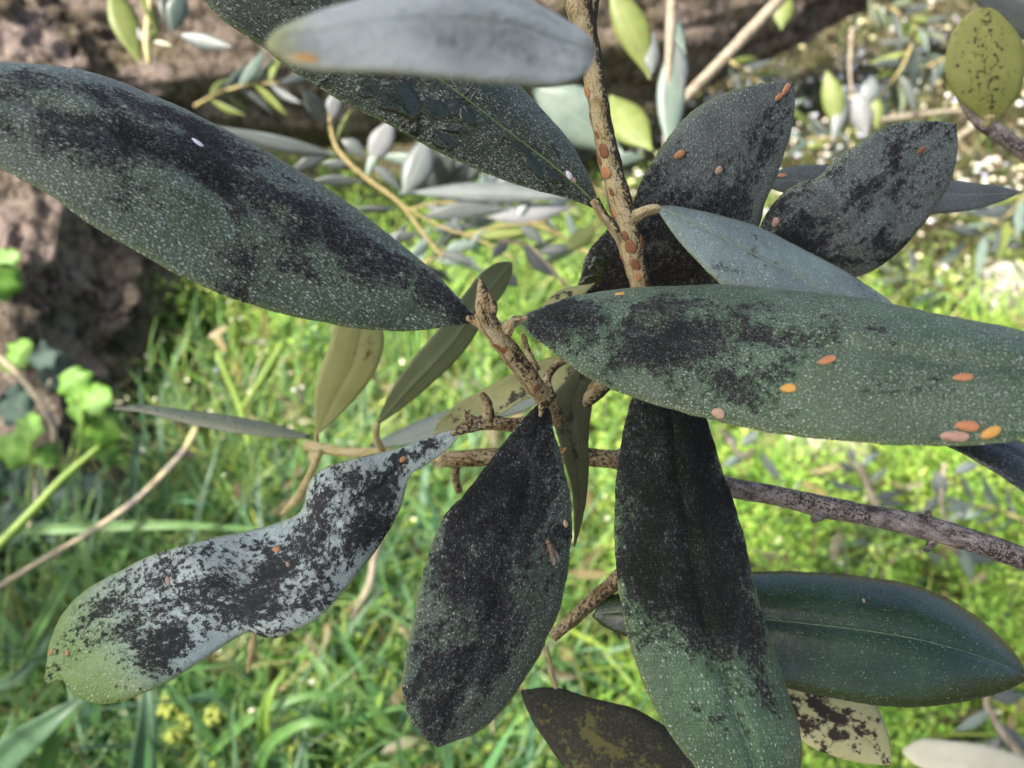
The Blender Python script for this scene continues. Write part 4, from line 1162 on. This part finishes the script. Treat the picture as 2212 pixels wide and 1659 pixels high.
stem_thing('yellow-green stalk leaning in the grass left of the cream leaf', [(540, 960, .8), (520, 880, .8), (490, 810, .8), (470, 760, .8)], [16, 16, 14, 12], M_GST, 'stalk', 'grass_stalk')
stem_thing('forking yellow-green stalk in the grass under the big left leaf', [(525, 880, .8), (570, 810, .8), (610, 740, .8)], [12, 12, 12], M_GST, 'stalk', 'grass_stalk')
stem_thing('brown withered stem hanging below the wavy pale leaf', [(552, 1362, .3), (545, 1400, .3), (535, 1455, .3)], [10, 20, 4], B_SPRIG)
stem_thing('pale forked dry stem behind the wavy pale leaf', [(830, 1150, .6), (810, 1200, .62), (800, 1260, .62), (770, 1320, .64), (740, 1370, .66)], [12, 14, 18, 16, 6], B_PALE)

# ------------------------------------------------------------------ trifoliate seedlings at left
M_TRI = simple_leaf_mat('seedling_leaf', (.13, .30, .04), (.19, .37, .06), .5, .4, .4, (.24, .42, .1), 40.0, None, 0)


def round_leaf(parent, cx, cy, d, w, ang, seed):
    """a small lobed round leaf, edges in world space"""
    a = R(ang)
    n = 16
    t = np.linspace(0, 1, n + 1)
    L = w * 1.05
    hw = np.maximum(.03, np.sin(np.pi * t ** .8) ** .55 * (1 + .18 * np.sin(t * 14 + seed))) * w * .5
    ax = np.array((math.cos(a), math.sin(a)))
    sd = np.array((-ax[1], ax[0]))
    c = np.array((cx, cy)) + np.outer(t - .5, ax) * L
    e1, e2 = c - sd * hw[:, None], c + sd * hw[:, None]
    A = np.array([at(*e, d + .012 * math.sin(seed)) for e in e1]); Bm = np.array([at(*e, d - .012 * math.cos(seed * 2)) for e in e2])
    return leaf_surface(parent, A, Bm, (M_TRI, M_TRI), cup=.15, groove=.08, thick=.0003, jit=0, seed=seed, M=7)[0]


def seedling(label, stem, leaves, d):
    r = thing('seedling', label, 'plant', at(*stem[0]), 'lime-green seedlings by the trunk')
    ptube(r, stem, [8] * len(stem), M_GST, 'stem', n=14, sides=8)
    for i, (x, y, w, a) in enumerate(leaves):
        round_leaf(r, x, y, d + .01 * i, w, a, i + x * .01)
    return r


seedling('lime-green lobed seedling leaves at the foot of the trunk, left of the narrow leaf', [(140, 1040, .72), (170, 980, .71), (180, 900, .70), (170, 850, .70)], [(165, 832, 76, 60), (208, 862, 70, -40), (175, 880, 64, 100), (222, 930, 84, 20), (190, 945, 70, 160), (232, 978, 56, 80)], .69)
seedling('green seedling with three rounded leaves at the left edge under the vine stem', [(60, 1080, .72), (70, 1010, .71), (64, 960, .70)], [(66, 922, 60, -70), (30, 970, 84, 190), (102, 985, 56, 50)], .69)
seedling('bright seedling leaves cut by the left edge beside the trunk', [(-40, 700, .75), (-20, 650, .75), (0, 610, .74)], [(8, 610, 80, 100), (18, 560, 50, -30)], .74)
seedling('small green seedling pair under the trunk knobs at left', [(40, 820, .75), (46, 790, .75), (48, 770, .75)], [(46, 762, 62, -60), (20, 790, 36, 170)], .75)

M_IVY = simple_leaf_mat('ivy_leaf', (.030, .06, .045), (.045, .085, .06), .75, .15, .5, (.09, .13, .1), 41.0, None, .05)
iv = thing('ivy_plant', 'dark blue-green ivy leaves in the shade at the foot of the trunk', 'plant', at(60, 1130, .74))
ptube(iv, [(60, 1150, .74), (80, 1060, .735), (60, 940, .73), (110, 820, .74)], [9, 9, 8, 6], B_VINE, 'stem', n=20, sides=8)
for i, (x, y, w, a) in enumerate([(40, 880, 90, 40), (120, 800, 80, -60), (150, 1060, 80, 10), (60, 1060, 96, 120), (20, 1130, 90, 200), (120, 1140, 84, 60), (170, 1130, 60, -20), (-10, 1000, 80, 80), (90, 770, 60, 160), (200, 1050, 56, 70)]):
    M_TRI, keep = M_IVY, M_TRI
    round_leaf(iv, x, y, .745 + .008 * (i % 4), w, a, i * 1.3)
    M_TRI = keep

# yellow-green flower heads at the bottom
M_FLOW = plain_mat('yellow_green_floret', (.30, .38, .06), (.42, .46, .11), 250, .6, .3)
def flower_plant(label, cx, cy, d, heads):
    r = thing('flowering_weed', label, 'plant', at_ground(cx, cy + 60))
    g = at_ground(cx, cy + 60)
    top = at(cx, cy, d)
    tube(r, [g, (g + top) / 2 + np.array((.01, 0, .01)), top], [.002, .0018, .0015], M_GST, 'stem', n=16, sides=8)
    for (dx, dy, w) in heads:
        rr_ = px(w) * d / 2
        V, F = [], []
        c = at(cx + dx, cy + dy, d)
        tube(r, [top - np.array((0, 0, .01)), (top + c) / 2, c], [.0012, .001, .001], M_GST, 'stalk', n=6, sides=6)
        for k in range(26):
            dv = rng.normal(size=3); dv[2] = abs(dv[2]); dv /= np.linalg.norm(dv)
            p = c + dv * rr_ * rng.uniform(.55, 1.0)
            u = np.cross(dv, rng.normal(size=3)); u /= np.linalg.norm(u); v = np.cross(dv, u); s = rr_ * .38
            b = len(V)
            V += [p + u * s, p + v * s, p - u * s, p - v * s, p + dv * s * .8]
            F += [(b, b + 1, b + 4), (b + 1, b + 2, b + 4), (b + 2, b + 3, b + 4), (b + 3, b, b + 4), (b + 3, b + 2, b + 1, b)]
        mesh_obj('flower_head', V, F, M_FLOW, r, smooth=False)


flower_plant('yellow-green flowering weed in the grass at the bottom left', 390, 1570, .56, [(-30, -40, 48), (10, -10, 44), (-10, 30, 50), (50, 40, 44), (70, -20, 40), (30, 70, 48), (80, 80, 44)])

# broad grass blades that stand out one by one
def blade_thing(label, pts, w, c1):
    r = thing('grass_plant', label, 'grass', at(*pts[0]), 'broad grass blades in the lower left')
    P = spline([at(*p) for p in pts], 18)
    dd = [p[2] for p in pts]
    n = len(P) - 1
    t = np.linspace(0, 1, n + 1)
    view = CAMV - P.mean(axis=0); view /= np.linalg.norm(view)
    T = np.gradient(P, axis=0); T /= np.linalg.norm(T, axis=1)[:, None]
    sd = np.cross(T, view); sd /= np.linalg.norm(sd, axis=1)[:, None]
    hw = px(w) * np.mean(dd) / 2 * np.maximum(.04, (1 - t ** 3)) * np.minimum(1, .6 + t * 2)
    leaf_surface(r, P - sd * hw[:, None], P + sd * hw[:, None], (c1, c1), name='blade', cup=-.25, groove=.1, thick=.0003, jit=0, M=7)


G1 = simple_leaf_mat('blade_teal', (.06, .13, .07), (.09, .17, .09), .45, .35, .3, (.16, .26, .13), 50.0, None, .05)
G2 = simple_leaf_mat('blade_green', (.09, .21, .05), (.13, .27, .07), .45, .4, .3, (.2, .34, .12), 51.0, None, .05)
G3 = simple_leaf_mat('blade_lime', (.20, .36, .05), (.27, .42, .08), .45, .4, .3, (.3, .46, .14), 52.0, None, .05)
for lab, pts, w, m in (
    ('broad blue-green grass blade in the bottom left corner', [(-60, 1700, .5), (40, 1610, .48), (120, 1550, .47), (200, 1490, .48)], 74, G1),
    ('green grass blade standing left of the flowering weed', [(90, 1720, .52), (110, 1620, .5), (150, 1540, .49), (200, 1470, .5)], 40, G2),
    ('broad blue-green upright blade below the tip of the wavy leaf', [(300, 1740, .5), (310, 1640, .48), (318, 1540, .47), (312, 1440, .48)], 58, G1),
    ('lime-green bent blade right of the flowering weed', [(600, 1700, .55), (570, 1580, .53), (582, 1500, .52), (620, 1440, .53)], 32, G3),
    ('green arching blade between the weed and the black oval leaf', [(540, 1720, .55), (590, 1600, .52), (680, 1560, .51), (780, 1600, .53)], 26, G2),
    ('green blade leaning right at the bottom under the wavy leaf', [(440, 1640, .55), (560, 1540, .53), (680, 1500, .53), (800, 1510, .55)], 22, G2),
    ('long level green blade behind the tip of the wavy leaf', [(20, 1150, .66), (200, 1140, .66), (400, 1135, .66), (640, 1150, .67)], 22, G2),
    ('lime-green short blade at the bottom left edge', [(-10, 1700, .5), (0, 1640, .5), (20, 1590, .5)], 36, G3),
    ('green diagonal blade rising at left under the dried stem', [(40, 1440, .6), (100, 1330, .6), (150, 1240, .61), (170, 1180, .62)], 24, G2),
    ('dusky blade left of the wavy leaf tip', [(-20, 1490, .58), (40, 1460, .57), (90, 1400, .58), (120, 1350, .59)], 26, G1),
    ('green blade reaching up behind the wavy leaf', [(700, 1700, .6), (720, 1560, .58), (700, 1450, .58), (650, 1400, .6)], 24, G2),
    ('thin lime blade curving left of the black oval leaf', [(820, 1720, .6), (800, 1600, .58), (830, 1480, .58), (860, 1430, .6)], 18, G3),
    ('dark green upright blade at the foot of the trunk', [(270, 1180, .75), (285, 1080, .74), (295, 980, .74), (298, 920, .75)], 24, G1),
    ('pale folded blade under the narrow edge-on leaf', [(230, 1240, .7), (260, 1190, .69), (290, 1140, .69), (300, 1090, .7)], 28, G2),
):
    blade_thing(lab, pts, w, m)

# pale stones on the sunlit ground
M_STONE = plain_mat('pale_stone', (.36, .32, .28), (.48, .43, .38), 40, .85, 0, .6, .004)
def stone(label, x, y, w, hgt, seed, group=None):
    c = at_ground(x, y)
    d = np.linalg.norm(c - CAMV)
    r_ = px(w) * d / 2
    V, F = [], []
    nu, nv = 18, 10
    for i in range(nv + 1):
        th = math.pi * i / nv
        for j in range(nu):
            a = 2 * math.pi * j / nu
            q = np.array((math.sin(th) * math.cos(a), math.sin(th) * math.sin(a) * .8, math.cos(th) * hgt))
            k = 1 + .28 * noise.noise(Vector(q * 1.6) + Vector((seed, 0, 0))) + .1 * noise.noise(Vector(q * 5) + Vector((0, seed, 0)))
            V.append(c + q * r_ * k + np.array((0, 0, r_ * hgt * .5)))
    for i in range(nv):
        for j in range(nu):
            a, b = i * nu + j, i * nu + (j + 1) % nu
            F.append((a, a + nu, b + nu, b))
    o = mesh_obj('stone', V, F, M_STONE, None, loc=c)
    o['label'] = label; o['category'] = 'stone'
    if group: o['group'] = group


stone('pinkish pale stone standing in for sunlit soil just under the long speckled leaf', 1745, 1005, 220, 1.0, 1)  # added body in place of a sunlit patch of soil
stone('large pale stone at the right edge above the long leaf', 2170, 650, 200, .4, 2)
stone('pale stone beside the large one at the right edge', 2010, 610, 120, .4, 3)
stone('pale stone in the gap left of the lobed leaf', 1650, 430, 110, .4, 6)
stone('small pale stone under the dark leaf at the right edge', 2130, 1040, 60, .5, 4)
stone('flat pale stone near the right edge above the grey twig', 2190, 1110, 70, .5, 5)
for i in range(46):  # pale bodies standing in for blurred spots of light
    x, y = random.uniform(1480, 2230), random.uniform(60, 700)
    if litter_zone(at_ground(x, y)):
        stone('pale disc imitating a sun glint among the dry litter on the stony ground at right', x, y, random.uniform(15, 24), random.uniform(.5, .8), 10 + i, 'pebbles on the stony ground')

# ------------------------------------------------------------------ insects
bpy.context.view_layer.update()
HIT = []
for o in [q for q in bpy.data.objects if q.type == 'MESH' and q.parent is not None and q.parent.get('category') in ('branch', 'leaf') and q.name.split('.')[0] in ('leaf', 'twig', 'blade', 'side_shoot')]:
    off = np.array(root_of(o).location)
    vs = [Vector(np.array(v.co) + off) for v in o.data.vertices]
    HIT.append((o, BVHTree.FromPolygons(vs, [tuple(p.vertices) for p in o.data.polygons])))


def surface_at(x, y):
    d = Vector(at(x, y, 1.0)) - CAM
    d.normalize()
    best = None
    for o, bv in HIT:
        loc, nr, idx, dist = bv.ray_cast(CAM, d, 2.0)
        if loc is not None and (best is None or dist < best[2]):
            best = (loc, nr, dist)
    return best


def shell_mat(name, c1, c2, rim):
    B = NB(name)
    ts = B.sep(B.attr('ts'))
    g = B.t.nodes.new('ShaderNodeTexCoord').outputs['Object']
    n = B.noise(g, 3500, 3, .6)
    c = B.mix(B.mapr(n, .3, .7), c1, c2)
    c = B.mix(B.mapr(ts[0], .0, .35, .8, 0), c, rim)
    n4 = B.noise(g, 9000, 4, .7)
    c = B.mix(B.mapr(n4, .5, .68, 0, .6), c, tuple(k * .35 for k in c1))
    return B.finish(c, .36, B.bump(n4, .8, .0002), .5)


I_OR = shell_mat('scale_orange', (.43, .18, .07), (.56, .26, .115), (.56, .36, .20))
I_YE = shell_mat('scale_amber', (.60, .32, .06), (.70, .40, .10), (.62, .42, .16))
I_BR = shell_mat('scale_rust_brown', (.19, .075, .028), (.27, .115, .042), (.30, .16, .07))
I_PK = shell_mat('scale_pinkish', (.40, .24, .18), (.50, .31, .24), (.58, .42, .34))
I_TAN = shell_mat('scale_tan', (.42, .28, .18), (.52, .37, .25), (.55, .42, .30))
I_WH = shell_mat('scale_white', (.70, .68, .74), (.80, .78, .84), (.60, .58, .66))


def scale_insect(x, y, length, width, ang, mat, label, hgt=.30, ridge=True, group='scale insects on the olive leaves and twigs'):
    h = surface_at(x, y)
    if h is None:
        print('NO SURFACE', x, y); return
    loc, nr, _ = h
    if nr.dot(CAM - loc) < 0: nr = -nr
    a = R(ang)
    d = (loc - CAM).dot(Vector(FWD))
    q = Vector(at(x + math.cos(a) * 10, y + math.sin(a) * 10, d)) - Vector(at(x, y, d))
    u = (q - nr * q.dot(nr)).normalized(); v = nr.cross(u)
    Ln, Wd = px(length * .9) * d / 2, px(width * .9) * d / 2
    nu, nv = 20, 6
    V, ts = [], []
    for i in range(nv):
        f = 1 - i / nv
        for j in range(nu):
            t = 2 * math.pi * j / nu
            ex = math.copysign(abs(math.cos(t)) ** .9, math.cos(t)) * Ln * f
            irr = 1 + .13 * noise.noise(Vector((math.cos(t) * 1.5, math.sin(t) * 1.5, x * .37)))
            ex *= irr
            ey = math.sin(t) * Wd * f * (1 + .18 * math.cos(t)) * irr
            z = Wd * hgt * 2 * math.sqrt(max(0, 1 - f * f))
            if ridge: z *= 1 + .2 * math.cos(ex / Ln * 16) * f
            V.append(np.array(loc + u * ex + v * ey + nr * (z - (.00003 if i else .00006)))); ts.append((1 - f, 0, 0))
    V.append(np.array(loc + nr * Wd * hgt * 2)); ts.append((1, 0, 0))
    F = []
    for i in range(nv - 1):
        for j in range(nu):
            F.append((i * nu + j, i * nu + (j + 1) % nu, (i + 1) * nu + (j + 1) % nu, (i + 1) * nu + j))
    for j in range(nu):
        F.append(((nv - 1) * nu + j, (nv - 1) * nu + (j + 1) % nu, nv * nu))
    F.append(tuple(range(nu - 1, -1, -1)))
    o = mesh_obj('scale_insect', V, F, mat, None, attrs={'ts': ts}, loc=np.array(loc))
    o['label'] = label; o['category'] = 'insect'; o['group'] = group


for a in (
    (1467, 334, 32, 18, -30, I_OR, 'orange oval scale insect on the left side of the ashen pointed leaf'),
    (1552, 368, 24, 18, -40, I_TAN, 'tan round scale insect in the middle of the ashen pointed leaf'),
    (1698, 193, 34, 16, -58, I_OR, 'orange scale insect at the very tip of the ashen pointed leaf'),
    (1682, 210, 24, 14, -35, I_OR, 'shorter orange scale insect just below the one at the pointed leaf tip'),
    (1675, 480, 26, 17, -70, I_PK, 'pinkish scale insect at the black base of the lobed leaf'),
    (1990, 325, 26, 12, -35, I_BR, 'thin brown scale insect near the tip of the lobed leaf'),
    (1690, 379, 24, 12, 0, I_OR, 'orange scale insect on the grey leaf behind the lobed leaf'),
    (1338, 635, 26, 14, -15, I_YE, 'amber scale insect on the upper edge of the long speckled leaf'),
    (1787, 778, 46, 24, -12, I_OR, 'orange scale insect in the middle of the long speckled leaf'),
    (1703, 839, 42, 24, 3, I_YE, 'amber scale insect below the orange one on the long speckled leaf'),
    (2080, 815, 50, 22, 5, I_OR, 'orange scale insect nearest the right edge, high on the long speckled leaf'),
    (1551, 893, 36, 28, 20, I_TAN, 'hollow tan scale insect shell on the lower edge of the long speckled leaf'),
    (2088, 921, 58, 28, 5, I_OR, 'orange scale insect above the pink one at the lower edge of the long leaf'),
    (2062, 943, 70, 28, 5, I_PK, 'large pinkish scale insect at the lower edge of the long leaf'),
    (2140, 935, 52, 28, -25, I_YE, 'amber scale insect rightmost in the trio at the lower edge of the long leaf'),
    (870, 993, 20, 13, -35, I_OR, 'orange scale insect near the stalk of the wavy pale leaf'),
    (597, 1187, 22, 16, 15, I_OR, 'orange scale insect in the middle of the wavy pale leaf'),
    (622, 1219, 14, 11, 60, I_PK, 'tiny pink scale insect below the orange one on the wavy pale leaf'),
    (362, 1254, 22, 13, 65, I_PK, 'pink scale insect on the black part of the wavy pale leaf'),
    (145, 1410, 18, 11, 55, I_OR, 'small orange scale insect on the green tip of the wavy pale leaf'),
    (110, 1409, 20, 10, -75, I_OR, 'orange scale insect on the outer edge of the wavy pale leaf tip'),
    (1222, 1131, 22, 14, 60, I_TAN, 'beige scale insect by the right edge of the black oval leaf'),
    (1229, 378, 24, 15, 55, I_WH, 'pinkish white scale insect at the base of the wet leaf'),
    (1240, 388, 16, 10, 55, I_PK, 'pale pink scale insect touching the white one on the wet leaf'),
    (660, 126, 74, 30, 5, I_YE, 'large amber scale insect on the lower edge of the silvery closest leaf'),
    (1219, 972, 18, 9, -55, I_YE, 'slim amber scale insect on the drab leaf behind the black oval leaf'),
    (1866, 1297, 14, 8, -80, I_TAN, 'tiny tan scale insect on the clean dark green leaf'),
    (427, 308, 36, 15, 40, I_WH, 'white elongated insect skin on the biggest speckled leaf'),
):
    scale_insect(*a)
for x, y, L_, w_, an, m, lab in (
    (1267, 198, 32, 22, 70, I_OR, 'orange scale insect highest on the spotted twig'), (1258, 214, 28, 16, 80, I_BR, 'rust-brown scale insect just under the highest orange one on the twig'),
    (1304, 325, 38, 24, 75, I_BR, 'rust-brown scale insect halfway down the spotted twig'), (1308, 372, 32, 30, 80, I_OR, 'broad orange scale insect halfway down the spotted twig'),
    (1294, 345, 34, 14, 75, I_BR, 'slim rust-brown scale insect on the left flank of the twig'), (1325, 461, 28, 16, 80, I_OR, 'orange scale insect just above the fork of the spotted twig'),
    (1362, 533, 36, 26, 70, I_BR, 'left of the two rust-brown scale insects below the fork'), (1386, 524, 40, 16, 85, I_BR, 'right of the two rust-brown scale insects below the fork'),
    (1372, 572, 38, 22, 70, I_BR, 'rust-brown scale insect lowest on the spotted twig'), (1350, 508, 30, 16, 75, I_BR, 'slim rust-brown scale insect right at the fork of the spotted twig'), (1342, 556, 26, 13, 75, I_BR, 'narrow rust-brown scale insect on the left flank below the fork'),
    (1378, 598, 22, 14, 60, I_OR, 'orange scale insect where the spotted twig meets the long leaf'), (1290, 292, 24, 13, 75, I_BR, 'small rust-brown scale insect above the halfway group on the twig'), (1274, 250, 20, 10, 75, I_BR, 'thin rust-brown scale insect below the top two on the twig'), (1088, 757, 28, 20, 40, I_BR, 'rust-brown scale insect on the twig under the brown bud'),
    (1072, 748, 22, 14, 60, I_BR, 'small rust-brown scale insect at the left flank under the bud'), (1160, 838, 26, 20, 60, I_BR, 'rust-brown scale insect near the lower end of the budded twig'),
    (1320, 415, 26, 12, 75, I_BR, 'narrow rust-brown scale insect between the broad orange one and the fork')):
    scale_insect(x, y, L_, w_, an, m, lab, .12)

# honeydew: glossy wet films on leaves
M_DEW = NB('wet_honeydew')
_g = M_DEW.t.nodes.new('ShaderNodeTexCoord').outputs['Object']
_n = M_DEW.noise(_g, 700, 3, .6)
M_DEW.bsdf.inputs['IOR'].default_value = 1.65
M_DEW = M_DEW.finish((.010, .020, .006), .05, M_DEW.bump(_n, .5, .0005), .5)


def dew(parent, x, y, length, width, ang, seed):
    loc, nr, _ = surface_at(x, y)
    if nr.dot(CAM - loc) < 0: nr = -nr
    d = (loc - CAM).dot(Vector(FWD)); a = R(ang)
    q = Vector(at(x + math.cos(a) * 10, y + math.sin(a) * 10, d)) - Vector(at(x, y, d))
    u = (q - nr * q.dot(nr)).normalized(); v = nr.cross(u)
    Ln, Wd = px(length) * d / 2, px(width) * d / 2
    V, F = [], []
    nu, nv = 30, 8
    for i in range(nv):
        f = 1 - i / nv
        for j in range(nu):
            t = 2 * math.pi * j / nu
            k = 1 + .45 * noise.noise(Vector((math.cos(t) * 1.6, math.sin(t) * 1.6, seed * 3.3))) + .15 * noise.noise(Vector((math.cos(t) * 5, math.sin(t) * 5, seed)))
            z = Wd * .16 * (1 - f * f) * (1 + .5 * noise.noise(Vector((math.cos(t) * 2 * f, math.sin(t) * 2 * f, seed + 5))))
            V.append(np.array(loc + u * math.cos(t) * Ln * f * k + v * math.sin(t) * Wd * f * k + nr * (z + .00002 - (.0002 if i == 0 else 0))))
    V.append(np.array(loc + nr * Wd * .17))
    for i in range(nv - 1):
        for j in range(nu):
            F.append((i * nu + j, i * nu + (j + 1) % nu, (i + 1) * nu + (j + 1) % nu, (i + 1) * nu + j))
    for j in range(nu):
        F.append(((nv - 1) * nu + j, (nv - 1) * nu + (j + 1) % nu, nv * nu))
    mesh_obj('honeydew_film', V, F, M_DEW, parent)


for i, a in enumerate(((860, 215, 150, 62, 22), (935, 232, 90, 40, 30), (955, 302, 70, 34, 40), (800, 190, 80, 40, 20), (1125, 318, 60, 20, 25), (1150, 350, 90, 26, 45), (1200, 325, 40, 18, 50), (1010, 250, 50, 30, 60))):
    dew(l2, *a, i)
for i, a in enumerate(((1292, 578, 60, 40, -60), (1276, 606, 50, 26, -20))):
    dew(l4, *a, 20 + i)

# a small brown fly on the black leaf
def fly(x, y, ang, size):
    loc, nr, _ = surface_at(x, y)
    if nr.dot(CAM - loc) < 0: nr = -nr
    d = (loc - CAM).dot(Vector(FWD)); a = R(ang)
    q = Vector(at(x + math.cos(a) * 10, y + math.sin(a) * 10, d)) - Vector(at(x, y, d))
    u = (q - nr * q.dot(nr)).normalized(); v = nr.cross(u)
    s = px(size) * d
    r = thing('fly', 'tiny brown fly with folded wings on the black oval leaf', 'fly', loc)
    P = lambda f, w, h: np.array(loc + u * f * s + v * w * s + nr * h * s)
    mb = plain_mat('fly_brown', (.07, .05, .035), (.22, .16, .12), 5000, .6)
    mw = plain_mat('fly_wing', (.17, .135, .11), (.34, .29, .25), 4000, .35)
    tube(r, [P(-.5, 0, .1), P(-.2, 0, .16), P(.1, 0, .18), P(.28, 0, .17)], [.03 * s, .13 * s, .14 * s, .10 * s], mb, 'body', n=18, sides=10, bumpy=.2, freq=4000)
    tube(r, [P(.26, 0, .16), P(.38, 0, .15), P(.47, 0, .13)], [.08 * s, .11 * s, .05 * s], mb, 'head', n=10, sides=10, bumpy=.1)
    for sg in (-1, 1):
        pts = [P(.15, .06 * sg, .26), P(-.25, .20 * sg, .24), P(-.60, .22 * sg, .16), P(-.72, .12 * sg, .12), P(-.55, .03 * sg, .22), P(-.1, .02 * sg, .28)]
        vv = pts + [p - np.array(nr) * .012 * s for p in pts]
        n = len(pts)
        F = [tuple(range(n)), tuple(range(2 * n - 1, n - 1, -1))] + [(i, i + n, (i + 1) % n + n, (i + 1) % n) for i in range(n)]
        mesh_obj('wing', vv, F, mw, r, smooth=False)
        for f in (.22, .08, -.05):
            tube(r, [P(f, .08 * sg, .10), P(f + .06, .26 * sg, .14), P(f + .02, .38 * sg, .0)], [.018 * s, .014 * s, .01 * s], mb, 'leg', n=8, sides=6)
        tube(r, [P(.45, .04 * sg, .15), P(.58, .10 * sg, .16)], [.012 * s, .006 * s], mb, 'antenna', n=5, sides=6)


fly(1186, 1186, -118, 52)
